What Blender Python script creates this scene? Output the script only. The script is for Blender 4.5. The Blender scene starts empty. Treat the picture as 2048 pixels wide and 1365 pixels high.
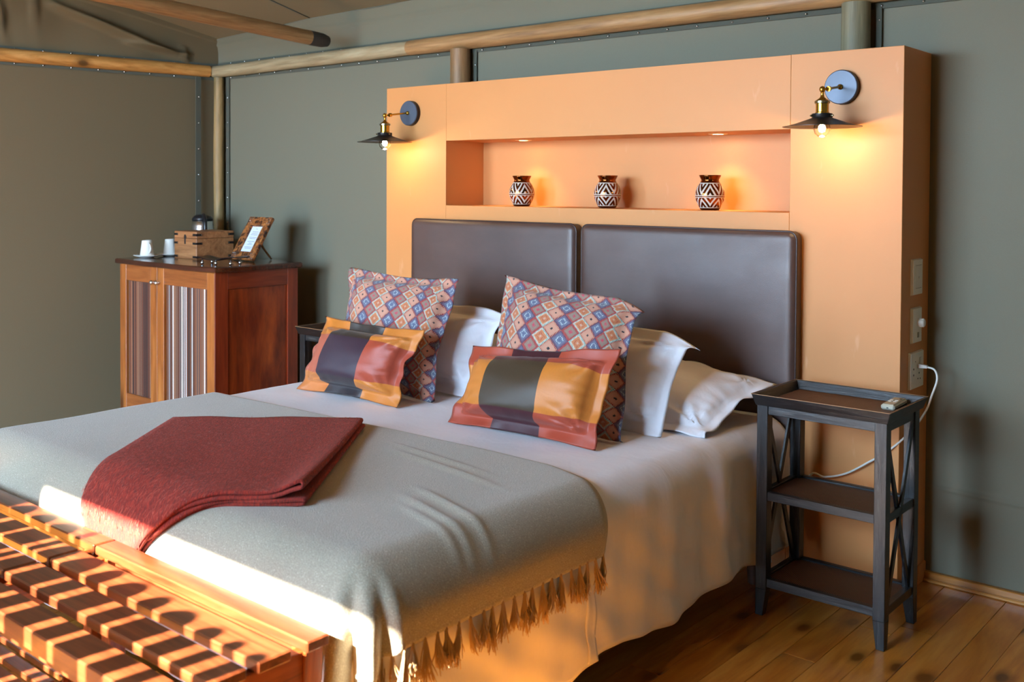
import bpy, bmesh, math, random
from math import sin, cos, pi, radians, hypot, atan2, sqrt
from mathutils import Vector, Matrix, noise

random.seed(7)
SC = bpy.context.scene
COL = SC.collection
V = Vector

# ------------------------------------------------------------------ camera
YAW, PITCH, ROLL = radians(40.232), radians(1.221), radians(0.325)
CAM = V((2.4575, -3.3687, 1.3505))
fwd = V((-sin(YAW) * cos(PITCH), cos(YAW) * cos(PITCH), -sin(PITCH)))
rgt = V((cos(YAW), sin(YAW), 0))
upv = rgt.cross(fwd)
r2 = rgt * cos(ROLL) + upv * sin(ROLL)
u2 = -rgt * sin(ROLL) + upv * cos(ROLL)
M = Matrix(((r2.x, u2.x, -fwd.x, CAM.x), (r2.y, u2.y, -fwd.y, CAM.y), (r2.z, u2.z, -fwd.z, CAM.z), (0, 0, 0, 1)))
cd = bpy.data.cameras.new('camera')
cd.sensor_width = 36
cd.lens = 2056.07 / 2048 * 36
cd.shift_y = -(682.5 - 418.63) / 2048
cd.clip_start = 0.02
cd.dof.use_dof = True
cd.dof.focus_distance = 3.7
cd.dof.aperture_fstop = 4.5
cam = bpy.data.objects.new('camera', cd)
COL.objects.link(cam)
cam.matrix_world = M
SC.camera = cam

# ------------------------------------------------------------------ light
W = bpy.data.worlds.new('world')
SC.world = W
W.use_nodes = True
bg = W.node_tree.nodes['Background']
bg.inputs[0].default_value = (0.53, 0.75, 1.0, 1)
bg.inputs[1].default_value = 44.0
sun_d = bpy.data.lights.new('sun', 'SUN')
sun_d.energy = 75
sun_d.angle = radians(0.55)
sun_d.color = (1.0, 0.90, 0.76)
sun = bpy.data.objects.new('sun', sun_d)
COL.objects.link(sun)
SUN_DIR = V((0.10, 1.0, -0.70)).normalized()
sun.rotation_euler = SUN_DIR.to_track_quat('-Z', 'Y').to_euler()
SC.view_settings.view_transform = 'Standard'
SC.view_settings.look = 'None'
SC.view_settings.exposure = 0.18
SC.view_settings.gamma = 1
SC.view_settings.use_curve_mapping = False
SC.cycles.max_bounces = 8
SC.cycles.diffuse_bounces = 5
SC.cycles.sample_clamp_indirect = 6
SC.cycles.caustics_reflective = False
SC.cycles.caustics_refractive = False

def portal(loc, sx, sz, rot):
    d = bpy.data.lights.new('opening_portal', 'AREA')
    d.shape = 'RECTANGLE'
    d.size, d.size_y = sx, sz
    d.cycles.is_portal = True
    o = bpy.data.objects.new('opening_portal', d)
    COL.objects.link(o)
    o.location = loc
    o.rotation_euler = rot

FRONT_Y = -4.6
OPEN_X0, OPEN_X1, OPEN_Z = -2.15, 0.92, 2.325
portal(((OPEN_X0 + OPEN_X1) / 2, FRONT_Y - 0.03, OPEN_Z / 2), OPEN_X1 - OPEN_X0, OPEN_Z, (radians(90), 0, 0))

# ------------------------------------------------------------------ helpers
def mesh_obj(name, verts, faces, mat=None, parent=None, smooth=False, uvs=None, label=None, loc=None, auto=None):
    me = bpy.data.meshes.new(name)
    me.from_pydata([tuple(v) for v in verts], [], faces)
    if uvs is not None:
        ul = me.uv_layers.new(name='UVMap')
        for poly in me.polygons:
            for li, vi in zip(poly.loop_indices, poly.vertices):
                ul.data[li].uv = uvs[vi]
    if smooth:
        me.polygons.foreach_set('use_smooth', [True] * len(me.polygons))
        if auto:
            me.set_sharp_from_angle(angle=radians(auto))
    me.update()
    o = bpy.data.objects.new(name, me)
    COL.objects.link(o)
    if mat:
        me.materials.append(mat)
    if parent:
        o.parent = parent
    if label:
        o['label'] = label
    if loc:
        o.location = loc
    return o

def tag(o, label, cat, group=None):
    o['label'] = label
    o['category'] = cat
    if group:
        o['group'] = group
    return o

def struct(o):
    o['kind'] = 'structure'
    return o

def thing(name, loc, label, cat, rz=0, group=None):
    o = bpy.data.objects.new(name, None)
    o.empty_display_size = 0.1
    COL.objects.link(o)
    o.location = loc
    o.rotation_euler = (0, 0, rz)
    return tag(o, label, cat, group)

def copy_tree(o, parent=None):
    c = o.copy()
    COL.objects.link(c)
    c.parent = parent
    for ch in list(o.children):
        copy_tree(ch, c)
    return c

class MB:
    def __init__(s):
        s.v, s.f = [], []
    def add(s, verts, faces):
        n = len(s.v)
        s.v += [V(v) for v in verts]
        s.f += [tuple(i + n for i in f) for f in faces]
        return s
    def box(s, x0, x1, y0, y1, z0, z1, b=0.0):
        if b <= 0:
            vs = [(x, y, z) for z in (z0, z1) for y in (y0, y1) for x in (x0, x1)]
            return s.add(vs, [(0, 2, 3, 1), (4, 5, 7, 6), (0, 1, 5, 4), (2, 6, 7, 3), (0, 4, 6, 2), (1, 3, 7, 5)])
        return s.hexa([(x0, y0, z0), (x1, y0, z0), (x1, y1, z0), (x0, y1, z0), (x0, y0, z1), (x1, y0, z1), (x1, y1, z1), (x0, y1, z1)], b)
    def hexa(s, c, b=0.0, seg=1):
        """eight corners: bottom ring then top ring (counter-clockwise from above); optional bevel"""
        bm = bmesh.new()
        vs = [bm.verts.new(p) for p in c]
        for f in ((3, 2, 1, 0), (4, 5, 6, 7), (0, 1, 5, 4), (1, 2, 6, 5), (2, 3, 7, 6), (3, 0, 4, 7)):
            bm.faces.new([vs[i] for i in f])
        if b > 0:
            bmesh.ops.bevel(bm, geom=list(bm.edges), offset=b, segments=seg, affect='EDGES', profile=0.7)
        return s.bm(bm)
    def bm(s, bm):
        bm.verts.index_update()
        n = len(s.v)
        s.v += [v.co.copy() for v in bm.verts]
        s.f += [tuple(v.index + n for v in f.verts) for f in bm.faces]
        bm.free()
        return s
    def tube(s, pts, r, n=8, caps=True):
        pts = [V(p) for p in pts]
        rr = r if isinstance(r, (list, tuple)) else [r] * len(pts)
        t0 = (pts[1] - pts[0]).normalized()
        a = t0.orthogonal().normalized()
        base = len(s.v)
        for i, p in enumerate(pts):
            t = (pts[min(i + 1, len(pts) - 1)] - pts[max(i - 1, 0)]).normalized()
            a = (a - t * a.dot(t)).normalized()
            b = t.cross(a)
            for k in range(n):
                q = 2 * pi * k / n
                s.v.append(p + (a * cos(q) + b * sin(q)) * rr[i])
        for i in range(len(pts) - 1):
            for k in range(n):
                k2 = (k + 1) % n
                s.f.append((base + i * n + k, base + i * n + k2, base + (i + 1) * n + k2, base + (i + 1) * n + k))
        if caps:
            s.f.append(tuple(base + k for k in reversed(range(n))))
            s.f.append(tuple(base + (len(pts) - 1) * n + k for k in range(n)))
        return s
    def lathe(s, prof, n=32, center=(0, 0, 0), axis='Z', caps=True):
        base = len(s.v)
        cx, cy, cz = center
        for (r, z) in prof:
            for k in range(n):
                q = 2 * pi * k / n
                if axis == 'Z':
                    p = (cx + r * cos(q), cy + r * sin(q), cz + z)
                elif axis == 'Y':
                    p = (cx + r * cos(q), cy + z, cz + r * sin(q))
                else:
                    p = (cx + z, cy + r * cos(q), cz + r * sin(q))
                s.v.append(V(p))
        for i in range(len(prof) - 1):
            for k in range(n):
                k2 = (k + 1) % n
                s.f.append((base + i * n + k, base + i * n + k2, base + (i + 1) * n + k2, base + (i + 1) * n + k))
        if caps:
            if prof[0][0] > 1e-5:
                s.f.append(tuple(base + k for k in reversed(range(n))))
            if prof[-1][0] > 1e-5:
                s.f.append(tuple(base + (len(prof) - 1) * n + k for k in range(n)))
        return s
    def grid(s, fn, nu, nv, close=False):
        base = len(s.v)
        for j in range(nv + 1):
            for i in range(nu + 1):
                s.v.append(V(fn(i / nu, j / nv)))
        for j in range(nv):
            for i in range(nu):
                a = base + j * (nu + 1) + i
                s.f.append((a, a + 1, a + nu + 2, a + nu + 1))
        return s
    def build(s, name, mat=None, parent=None, smooth=False, auto=None, label=None, loc=None):
        return mesh_obj(name, s.v, s.f, mat, parent, smooth or bool(auto), None, label, loc, auto)

def nz(x, y, z, s=1.0):
    return noise.noise(V((x * s, y * s, z * s)))

# ------------------------------------------------------------------ materials
class NT:
    def __init__(s, name):
        s.m = bpy.data.materials.new(name)
        s.m.use_nodes = True
        s.t = s.m.node_tree
        s.p = s.t.nodes['Principled BSDF']
    def n(s, typ, **kw):
        nd = s.t.nodes.new(typ)
        for k, v in kw.items():
            if k.startswith('i_'):
                nd.inputs[k[2:].replace('_', ' ')].default_value = v
            else:
                setattr(nd, k, v)
        return nd
    def l(s, a, b):
        s.t.links.new(a, b)
    def setp(s, **kw):
        for k, v in kw.items():
            s.p.inputs[k.replace('_', ' ')].default_value = v
        return s
    def math(s, op, a, b=None, c=None):
        nd = s.t.nodes.new('ShaderNodeMath')
        nd.operation = op
        for i, x in enumerate((a, b, c)):
            if x is None:
                continue
            if isinstance(x, (int, float)):
                nd.inputs[i].default_value = x
            else:
                s.l(x, nd.inputs[i])
        return nd.outputs[0]
    def mix(s, fac, a, b, mode='MIX'):
        nd = s.t.nodes.new('ShaderNodeMix')
        nd.data_type = 'RGBA'
        nd.blend_type = mode
        if isinstance(fac, (int, float)):
            nd.inputs[0].default_value = fac
        else:
            s.l(fac, nd.inputs[0])
        for x, i in ((a, 6), (b, 7)):
            if isinstance(x, tuple):
                nd.inputs[i].default_value = (*x, 1) if len(x) == 3 else x
            else:
                s.l(x, nd.inputs[i])
        return nd.outputs[2]
    def coord(s, scale=(1, 1, 1), kind='Object', rot=(0, 0, 0)):
        tc = s.t.nodes.new('ShaderNodeTexCoord')
        mp = s.t.nodes.new('ShaderNodeMapping')
        mp.inputs['Scale'].default_value = scale
        mp.inputs['Rotation'].default_value = rot
        s.l(tc.outputs[kind], mp.inputs[0])
        return mp.outputs[0]
    def noise(s, vec, scale, detail=4, rough=0.55, dist=0.0):
        nd = s.n('ShaderNodeTexNoise')
        nd.inputs['Scale'].default_value = scale
        nd.inputs['Detail'].default_value = detail
        nd.inputs['Roughness'].default_value = rough
        nd.inputs['Distortion'].default_value = dist
        s.l(vec, nd.inputs['Vector'])
        return nd.outputs[0]
    def ramp(s, fac, stops):
        nd = s.n('ShaderNodeValToRGB')
        el = nd.color_ramp.elements
        el[0].position, el[0].color = stops[0][0], (*stops[0][1], 1)
        el[1].position, el[1].color = stops[-1][0], (*stops[-1][1], 1)
        for p, c in stops[1:-1]:
            e = el.new(p)
            e.color = (*c, 1)
        s.l(fac, nd.inputs[0])
        return nd.outputs[0]
    def bump(s, h, strength=0.3, dist=0.01):
        nd = s.n('ShaderNodeBump')
        nd.inputs['Strength'].default_value = strength
        nd.inputs['Distance'].default_value = dist
        s.l(h, nd.inputs['Height'])
        s.l(nd.outputs[0], s.p.inputs['Normal'])
    def color(s, c):
        if isinstance(c, tuple):
            s.p.inputs['Base Color'].default_value = (*c, 1)
        else:
            s.l(c, s.p.inputs['Base Color'])

def srgb(r, g, b):
    f = lambda c: (c / 255 / 12.92) if c / 255 <= 0.04045 else ((c / 255 + 0.055) / 1.055) ** 2.4
    return (f(r), f(g), f(b))

def plain(name, col, rough=0.5, metal=0.0, bump=None, vary=0.0, **kw):
    t = NT(name)
    t.setp(Roughness=rough, Metallic=metal)
    if vary or bump:
        v = t.coord()
    if vary:
        n = t.noise(v, 9, 5)
        t.color(t.mix(n, tuple(c * (1 - vary) for c in col), tuple(min(1, c * (1 + vary)) for c in col)))
    else:
        t.color(col)
    if bump:
        t.bump(t.noise(v, bump[0], 4), bump[1], 0.004)
    for k, x in kw.items():
        t.p.inputs[k.replace('_', ' ')].default_value = x
    return t.m

def wood(name, dark, mid, light, axis='X', rough=0.4, scale=1.0, grain=18, knots=False, coat=0.0, rnd=False, bump=0.15, shift=0.35):
    t = NT(name)
    st = {'X': (1.2, grain, grain), 'Y': (grain, 1.2, grain), 'Z': (grain, grain, 1.2)}[axis]
    v = t.coord(tuple(k * scale for k in st))
    oi = None
    if rnd:
        oi = t.n('ShaderNodeObjectInfo')
        ad = t.n('ShaderNodeVectorMath', operation='ADD')
        sc = t.n('ShaderNodeVectorMath', operation='SCALE')
        cb = t.n('ShaderNodeCombineXYZ')
        t.l(oi.outputs['Random'], cb.inputs[0]); t.l(oi.outputs['Random'], cb.inputs[1]); t.l(oi.outputs['Random'], cb.inputs[2])
        t.l(cb.outputs[0], sc.inputs[0]); sc.inputs['Scale'].default_value = 57.0
        t.l(v, ad.inputs[0]); t.l(sc.outputs[0], ad.inputs[1])
        v = ad.outputs[0]
    n = t.noise(v, 1.0, 6, 0.62, 1.6)
    fine = t.noise(v, 5.0, 3, 0.6)
    c = t.ramp(n, [(0.30, dark), (0.5, mid), (0.72, light)])
    c = t.mix(0.25, c, t.ramp(fine, [(0.35, dark), (0.65, light)]))
    if knots:
        kv = t.coord({'X': (2.2, 9, 9), 'Y': (9, 5, 9), 'Z': (9, 9, 2.2)}[axis])
        if rnd:
            ad2 = t.n('ShaderNodeVectorMath', operation='ADD')
            t.l(kv, ad2.inputs[0]); t.l(sc.outputs[0], ad2.inputs[1])
            kv = ad2.outputs[0]
        vo = t.n('ShaderNodeTexVoronoi')
        if name == 'pine_floor':
            vo.voronoi_dimensions = '2D'
        vo.inputs['Scale'].default_value = 0.55
        t.l(kv, vo.inputs['Vector'])
        k = t.ramp(vo.outputs['Distance'], [(0.06, (0.9, 0.9, 0.9)), (0.10, (0.45, 0.45, 0.45)), (0.19, (0, 0, 0))])
        c = t.mix(k, c, tuple(x * 0.28 for x in dark))
    if rnd:
        c2 = t.mix(t.math('MULTIPLY', oi.outputs['Random'], shift), c, dark)
        c = c2
    t.color(c)
    t.setp(Roughness=rough, Coat_Weight=coat, Coat_Roughness=0.15)
    t.bump(fine, bump, 0.002)
    return t.m

def fabric(name, col, col2=None, rough=0.9, weave=900, strength=0.25, speck=None, speck_scale=400, sheen=0.2, big=0.0):
    t = NT(name)
    v = t.coord()
    n = t.noise(v, weave, 2)
    c = t.mix(n, col, col2 or tuple(x * 0.8 for x in col))
    if speck:
        sp = t.noise(v, speck_scale, 2, 0.7)
        c = t.mix(t.ramp(sp, [(0.62, (0, 0, 0)), (0.70, (1, 1, 1))]), c, speck)
    t.color(c)
    t.setp(Roughness=rough, Sheen_Weight=sheen, Sheen_Roughness=0.5)
    h = n
    if big:
        h = t.math('ADD', t.math('MULTIPLY', n, 0.15), t.math('MULTIPLY', t.noise(v, big, 3), 1.0))
    t.bump(h, strength, 0.003)
    return t.m

M_canvas_back = fabric('canvas_grey_green', srgb(117, 115, 97), srgb(105, 103, 87), 0.8, 700, 0.15, sheen=0.0)
M_canvas_left = fabric('canvas_olive_brown', srgb(104, 91, 66), srgb(92, 80, 57), 0.8, 700, 0.15, sheen=0.0)
M_canvas_roof = fabric('canvas_tan', srgb(136, 124, 98), srgb(124, 112, 88), 0.8, 500, 0.15, sheen=0.0)
M_webbing = fabric('webbing_dark', srgb(84, 86, 74), srgb(66, 68, 58), 0.85, 900, 0.3)
M_orange = None
def _orange():
    t = NT('orange_painted_board')
    v = t.coord()
    n = t.noise(v, 2.5, 4)
    c = t.mix(n, srgb(201, 133, 74), srgb(210, 143, 82))
    s = t.noise(t.coord((7, 7, 2)), 3.0, 3)
    c = t.mix(t.ramp(s, [(0.68, (0, 0, 0)), (0.76, (0.25, 0.25, 0.25))]), c, srgb(234, 180, 144))
    t.color(c)
    t.setp(Roughness=0.55)
    t.bump(t.noise(v, 220, 2), 0.06, 0.002)
    return t.m
M_orange = _orange()
def _leather():
    t = NT('brown_leather')
    v = t.coord()
    n = t.noise(t.coord((1.2, 1, 3)), 3.0, 6, 0.65)
    c = t.mix(n, srgb(56, 37, 33), srgb(92, 66, 58))
    t.color(c)
    rr = t.ramp(t.noise(v, 7, 4), [(0.3, (0.40,) * 3), (0.7, (0.56,) * 3)])
    t.l(rr, t.p.inputs['Roughness'])
    t.setp(Specular_IOR_Level=0.7, Coat_Weight=0.15, Coat_Roughness=0.4)
    vo = t.n('ShaderNodeTexVoronoi'); vo.inputs['Scale'].default_value = 420
    t.l(v, vo.inputs['Vector'])
    t.bump(t.math('ADD', t.math('MULTIPLY', vo.outputs['Distance'], 0.3), t.noise(v, 9, 3)), 0.16, 0.004)
    return t.m
M_leather = _leather()
M_piping = plain('leather_piping', srgb(58, 40, 36), 0.35)
M_floor = wood('pine_floor', srgb(160, 88, 22), srgb(206, 130, 42), srgb(228, 164, 74), 'Y', 0.34, 1.0, 10, True, 0.25, True, 0.1, 0.5)
M_floor_gap = plain('floor_gap', srgb(48, 24, 8), 0.8)
M_pine_trim = wood('pine_trim', srgb(140, 84, 24), srgb(176, 114, 44), srgb(200, 142, 66), 'X', 0.35, 1, 14, False, 0.3)
M_pole_orange = wood('pole_pine_orange', srgb(140, 92, 40), srgb(184, 130, 66), srgb(206, 156, 92), 'Y', 0.5, 1, 16, True)
M_pole_x = wood('pole_pine_warm', srgb(116, 82, 48), srgb(158, 118, 74), srgb(184, 146, 100), 'X', 0.5, 1, 16, True)
M_pole_pale = wood('pole_pine_pale', srgb(122, 104, 76), srgb(162, 144, 110), srgb(184, 170, 138), 'X', 0.55, 1, 16, True)
M_pole_y = wood('pole_pine_along', srgb(104, 74, 44), srgb(142, 108, 68), srgb(168, 134, 92), 'Y', 0.5, 1, 16, True)
M_pole_z = wood('pole_pine_upright', srgb(104, 74, 44), srgb(142, 106, 68), srgb(168, 132, 92), 'Z', 0.55, 1, 16, True)
M_pole_green = wood('pole_weathered_green', srgb(78, 74, 56), srgb(118, 112, 86), srgb(146, 138, 108), 'Z', 0.6, 1, 20, True)
M_pole_corner = wood('pole_corner_mottled', srgb(92, 84, 52), srgb(150, 122, 78), srgb(178, 146, 98), 'Z', 0.6, 1, 9, True)
M_darkrubber = plain('dark_bracket', srgb(52, 48, 44), 0.7)
M_steel = plain('steel_stud', (0.75, 0.75, 0.75), 0.25, 1.0)
M_brass = plain('aged_brass', srgb(196, 152, 62), 0.24, 1.0)
M_brass2 = plain('dull_brass_collar', srgb(150, 138, 108), 0.3, 1.0)
M_blackmetal = plain('black_metal', srgb(46, 42, 42), 0.38, 0.7)
M_disc = plain('slate_metal', srgb(84, 92, 106), 0.45, 0.35, None, 0.25)
M_disc_rim = plain('disc_rim_black', srgb(40, 32, 32), 0.4, 0.5)
M_white = plain('white_plastic', srgb(226, 222, 212), 0.35)
M_white_dim = plain('white_plastic_cream', srgb(232, 226, 212), 0.35)
M_black = plain('black_hole', (0.01, 0.01, 0.01), 0.5)
M_cable = plain('white_cable', srgb(222, 220, 212), 0.45)

# ================================================================== SHELL
D = 0.2654
XR = 3.7
def wl_x(y):          # the left canvas wall runs slightly outward
    return -2.972 + (y - D) * 0.155

# floor ------------------------------------------------------------
fl = MB().box(-4.0, XR + 0.1, FRONT_Y - 0.1, D + 0.15, -0.06, -0.004).build('floor', M_floor_gap)
struct(fl)
k = 0
x = -3.946
pl_meshes = {}
while x < XR:
    y = FRONT_Y + random.uniform(-1.4, 0)
    w = 0.098
    while y < D:
        L = random.uniform(1.6, 3.0)
        y0, y1 = max(y, FRONT_Y), min(y + L, D)
        if y1 - y0 > 0.08 and not (x + w < wl_x(y0) - 0.1):
            mb = MB()
            wx, ly = w - 0.0012, (y1 - y0) - 0.0015
            mb.add([(0, 0, -0.03), (wx, 0, -0.03), (wx, ly, -0.03), (0, ly, -0.03),
                    (0, 0, -0.001), (wx, 0, -0.001), (wx, ly, -0.001), (0, ly, -0.001),
                    (0.0015, 0.0015, 0), (wx - 0.0015, 0.0015, 0), (wx - 0.0015, ly - 0.0015, 0), (0.0015, ly - 0.0015, 0)],
                   [(0, 1, 5, 4), (1, 2, 6, 5), (2, 3, 7, 6), (3, 0, 4, 7), (4, 5, 9, 8), (5, 6, 10, 9), (6, 7, 11, 10), (7, 4, 8, 11), (8, 9, 10, 11)])
            mb.build('floorboard', M_floor, fl, loc=(x, y0, random.uniform(-0.0006, 0)))
        y += L
    x += 0.098

# walls ------------------------------------------------------------
def wall_back_fn(u, v):
    x = -3.0 + (XR + 3.0) * u
    z = 2.1 * v
    dy = 0.004 * nz(x, 0, z, 0.9)
    dy -= 0.004 * math.exp(-((z - (0.335 - 0.03 * (x - 1.36))) / 0.006) ** 2) + 0.004 * math.exp(-((z - (0.322 - 0.03 * (x - 1.36))) / 0.006) ** 2)
    return (x, D + dy, z)
vv = sorted(set([i / 40 for i in range(41)] + [(0.25 + 0.003 * i) / 2.1 for i in range(44)]))
mb = MB()
nu = 60
for b in vv:
    for i in range(nu + 1):
        mb.v.append(V(wall_back_fn(i / nu, b)))
for j in range(len(vv) - 1):
    for i in range(nu):
        a = j * (nu + 1) + i
        mb.f.append((a, a + 1, a + nu + 2, a + nu + 1))
n0 = len(mb.v)
mb.box(-3.05, XR + 0.05, D + 0.02, D + 0.05, 0, 2.3)
wall_back = struct(mb.build('wall_back', M_canvas_back, smooth=True, auto=40))

def wall_left_fn(u, v):
    y = D + (FRONT_Y - D) * u
    z = 2.08 * v
    return (wl_x(y) + 0.004 * nz(5, y, z, 1.1), y, z)
mb = MB().grid(wall_left_fn, 60, 24)
mb.add([(wl_x(D) - .03, D, 0), (wl_x(FRONT_Y) - .03, FRONT_Y, 0), (wl_x(FRONT_Y) - .03, FRONT_Y, 2.2), (wl_x(D) - .03, D, 2.2)], [(0, 1, 2, 3)])
wall_left = struct(mb.build('wall_left', M_canvas_left, smooth=True))
mb = MB().box(XR, XR + 0.04, FRONT_Y, D, 0, 2.9)
wall_right = struct(mb.build('wall_right', M_canvas_back))
xl_f = wl_x(FRONT_Y) - 0.05
mb = MB().box(xl_f, OPEN_X0, FRONT_Y - 0.04, FRONT_Y, 0, 2.9)
mb.box(OPEN_X1, XR + 0.04, FRONT_Y - 0.04, FRONT_Y, 0, 2.9)
mb.box(OPEN_X0, OPEN_X1, FRONT_Y - 0.04, FRONT_Y, OPEN_Z, 2.9)
wall_front = struct(mb.build('wall_front', M_canvas_back))

# roof canvas --------------------------------------------------------
def seam_z(x):
    return 2.238 + 0.038 * min(1, max(0, (x + 2.97) / 0.9)) + 0.012 * max(0, x + 2.0)
RY = -2.2
def roof_fn(u, v):
    x = -3.9 + (XR + 4.0) * u
    y = D + (FRONT_Y - 0.03 - D) * v
    if y > RY:
        z = seam_z(x) + 0.235 * (D - y)
    else:
        z = seam_z(x) + 0.235 * (D - RY) - 0.10 * (RY - y)
    return (x, y, z + 0.008 * nz(x, y, 3, 1.3))
mb = MB().grid(roof_fn, 60, 50)
ceiling = struct(mb.build('ceiling', M_canvas_roof, smooth=True))
# roof seam ribs and dark hem
mb = MB()
mb.tube([(x_, D - 0.012, seam_z(x_) - 0.002) for x_ in [-2.97 + i * 0.1 for i in range(66)]], 0.004, 6)
mb.tube([(-2.07, D - 0.02 - i * 0.1, seam_z(-2.07) + 0.235 * (0.02 + i * 0.1) - 0.003) for i in range(24)], 0.004, 5)
mb.build('seam', M_webbing, ceiling, smooth=True)

# valance: canvas strip between the pole and the roof on the back wall
def val_fn(u, v):
    x = -2.975 + (XR + 2.975) * u
    z = 2.055 + (seam_z(x) - 2.055) * v
    y = D + 0.004 - 0.02 * v * v - 0.012 * nz(x, 1, z, 2.2) * (1 - abs(2 * v - 1)) * 2
    y -= 0.006 * math.exp(-((z - (seam_z(x) - 0.05 + 0.02 * sin(x * 1.3))) / 0.006) ** 2)
    return (x, y, z)
mb = MB().grid(val_fn, 120, 26)
valance = struct(mb.build('trim_1', M_canvas_back, smooth=True))

# gable canvas with slack folds over the left pole
def gable_fn(u, v):
    y = D + (FRONT_Y - D) * u
    top = (2.245 + 0.235 * (D - y)) if y > RY else (2.245 + 0.235 * (D - RY) - 0.10 * (RY - y))
    z = 2.04 + (top - 2.04) * v
    yy = D - y
    s = sin(pi * min(1, max(0, v))) ** 0.6
    # slack folds sweeping down from the upper left towards the corner
    f = 0.0
    for (y0, z0, y1, z1, w, a) in ((0.95, 2.34, 0.22, 2.10, 0.022, 0.035), (0.55, 2.17, 0.20, 2.13, 0.014, 0.022), (0.22, 2.17, 0.20, 2.08, 0.012, 0.02),
                                   (1.25, 2.45, 1.20, 2.10, 0.014, 0.022), (1.05, 2.42, 1.03, 2.1, 0.008, 0.016), (1.7, 2.5, 1.3, 2.1, 0.03, 0.04), (2.4, 2.6, 2.2, 2.1, 0.04, 0.04)):
        ax, az = yy - y0, z - z0
        dx, dz = y1 - y0, z1 - z0
        L2 = dx * dx + dz * dz
        t = max(0, min(1, (ax * dx + az * dz) / L2))
        d = hypot(ax - t * dx, az - t * dz)
        f += 1.5 * a * math.exp(-(d / w) ** 2) * (0.35 + 0.65 * sin(pi * min(1, max(0, 0.1 + 0.8 * t))))
    f += 0.02 * nz(2, y, z, 4)
    hem = 0.0
    if v > 0.86:
        hem = 0.006
    return (wl_x(y) + 0.01 + s * f + hem, y, z)
mb = MB().grid(gable_fn, 200, 60)
gable = struct(mb.build('trim_2', M_canvas_left, smooth=True))

# round timber poles ---------------------------------------------------
def log(name, p0, p1, r, mat, label, cat='pole', wob=0.004, cap=True, n=20):
    p0, p1 = V(p0), V(p1)
    d = p1 - p0
    L = d.length
    seg = max(4, int(L / 0.12))
    a = d.normalized()
    mb = MB()
    pts, rr = [], []
    o1 = a.orthogonal().normalized(); o2 = a.cross(o1)
    for i in range(seg + 1):
        t = i / seg
        pts.append(d * t + o1 * wob * nz(t * L, p0.x, 1, 2) + o2 * wob * nz(t * L, p0.y, 7, 2))
        rr.append(r * (1 + 0.05 * nz(t * L * 3, p0.z, 4)))
    rr[0] *= 0.96; rr[-1] *= 0.96
    mb.tube(pts, rr, n)
    o = mb.build(name, mat, smooth=True, auto=50, loc=p0)
    return tag(o, label, cat)

log('roof_pole', (-2.945, D - 0.042, 2.038), (-1.255, D - 0.036, 2.043), 0.036, M_pole_pale,
    'pale weathered round pole along the back wall top, between the corner and the orange pole')
log('roof_pole', (-1.262, D - 0.037, 2.043), (XR - 0.03, D - 0.037, 2.05), 0.038, M_pole_x,
    'long orange-brown round pole running along the back wall above the orange partition')
log('roof_pole', (wl_x(0.19) + 0.032, 0.19, 2.038), (wl_x(-4.5) + 0.032, -4.5, 2.038), 0.036, M_pole_orange,
    'orange pine round pole along the top of the left canvas wall')
raf = thing('rafter_pole', (-1.7, 0.035, 2.098), 'round pine rafter pole coming forward from the back wall under the tan roof', 'pole')
mb = MB(); d = V((-0.04, -0.87, 0.066))
pts = [d * (t / 0.87 * 0.87) for t in [i * 0.2 for i in range(24)]]
pts = [V((-0.046 * q, -q, 0.062 * q + (0.0))) for q in [i * 0.2 for i in range(1, 23)]]
pts.insert(0, V((-0.004, -0.08, 0.005)))
mb.tube(pts, [0.0365 + 0.0015 * nz(i, 2, 2) for i in range(len(pts))], 22)
mb.build('shaft', M_pole_y, raf, smooth=True, auto=50)
mb = MB().tube([(0, 0.03, -0.002), (0, -0.005, 0), (-0.004, -0.081, 0.005)], [0.028, 0.036, 0.0375], 22)
mb.build('end_bracket', M_darkrubber, raf, smooth=True, auto=50)
log('corner_post', (-2.893, D - 0.046, 0), (-2.893, D - 0.046, 2.0), 0.030, M_pole_corner, 'slim mottled upright pole in the corner behind the kettle')
log('wall_post', (-0.9, D - 0.052, 0), (-0.9, D - 0.052, 2.005), 0.05, M_pole_z, 'brown upright pole rising from behind the partition, left of its middle')
log('wall_post', (1.022, D - 0.055, 0), (1.022, D - 0.055, 2.01), 0.052, M_pole_green, 'greenish weathered upright pole standing behind the partition, above the right lamp')

# canvas strips with press studs along the poles
stud_me = None
def stud(loc, parent, nrm='y'):
    global stud_me
    if stud_me is None:
        m = MB().lathe([(0.0001, 0.004), (0.0025, 0.0035), (0.0042, 0.0015), (0.0046, 0)], 8)
        o = m.build('stud', M_steel, parent, smooth=True)
        stud_me = o.data
    else:
        o = bpy.data.objects.new('stud', stud_me); COL.objects.link(o); o.parent = parent
    o.location = loc
    o.rotation_euler = {'y': (radians(90), 0, 0), 'x': (0, radians(90), 0)}[nrm]
    return o
def strip_back(z):
    mb = MB()
    mb.grid(lambda u, v: (-2.96 + (XR + 2.94) * u, D - 0.008 - 0.002 * nz(u * 60, z, v), z - 0.011 + 0.022 * v), 90, 2)
    mb.grid(lambda u, v: (-2.96 + (XR + 2.94) * u, D - 0.004, z + 0.011 - 0.022 * v), 1, 1)
    s = mb.build('canvas_strip', M_webbing, wall_back, smooth=True)
    return s
for z in (2.001, 2.082):
    s = strip_back(z)
    zz = z + (0.002 if z > 2.04 else -0.002)
    xx = -2.82
    while xx < 1.9:
        stud((xx, D - 0.011, zz + random.uniform(-.001, .001)), s)
        xx += 0.145 + random.uniform(-0.01, 0.01)
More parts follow.
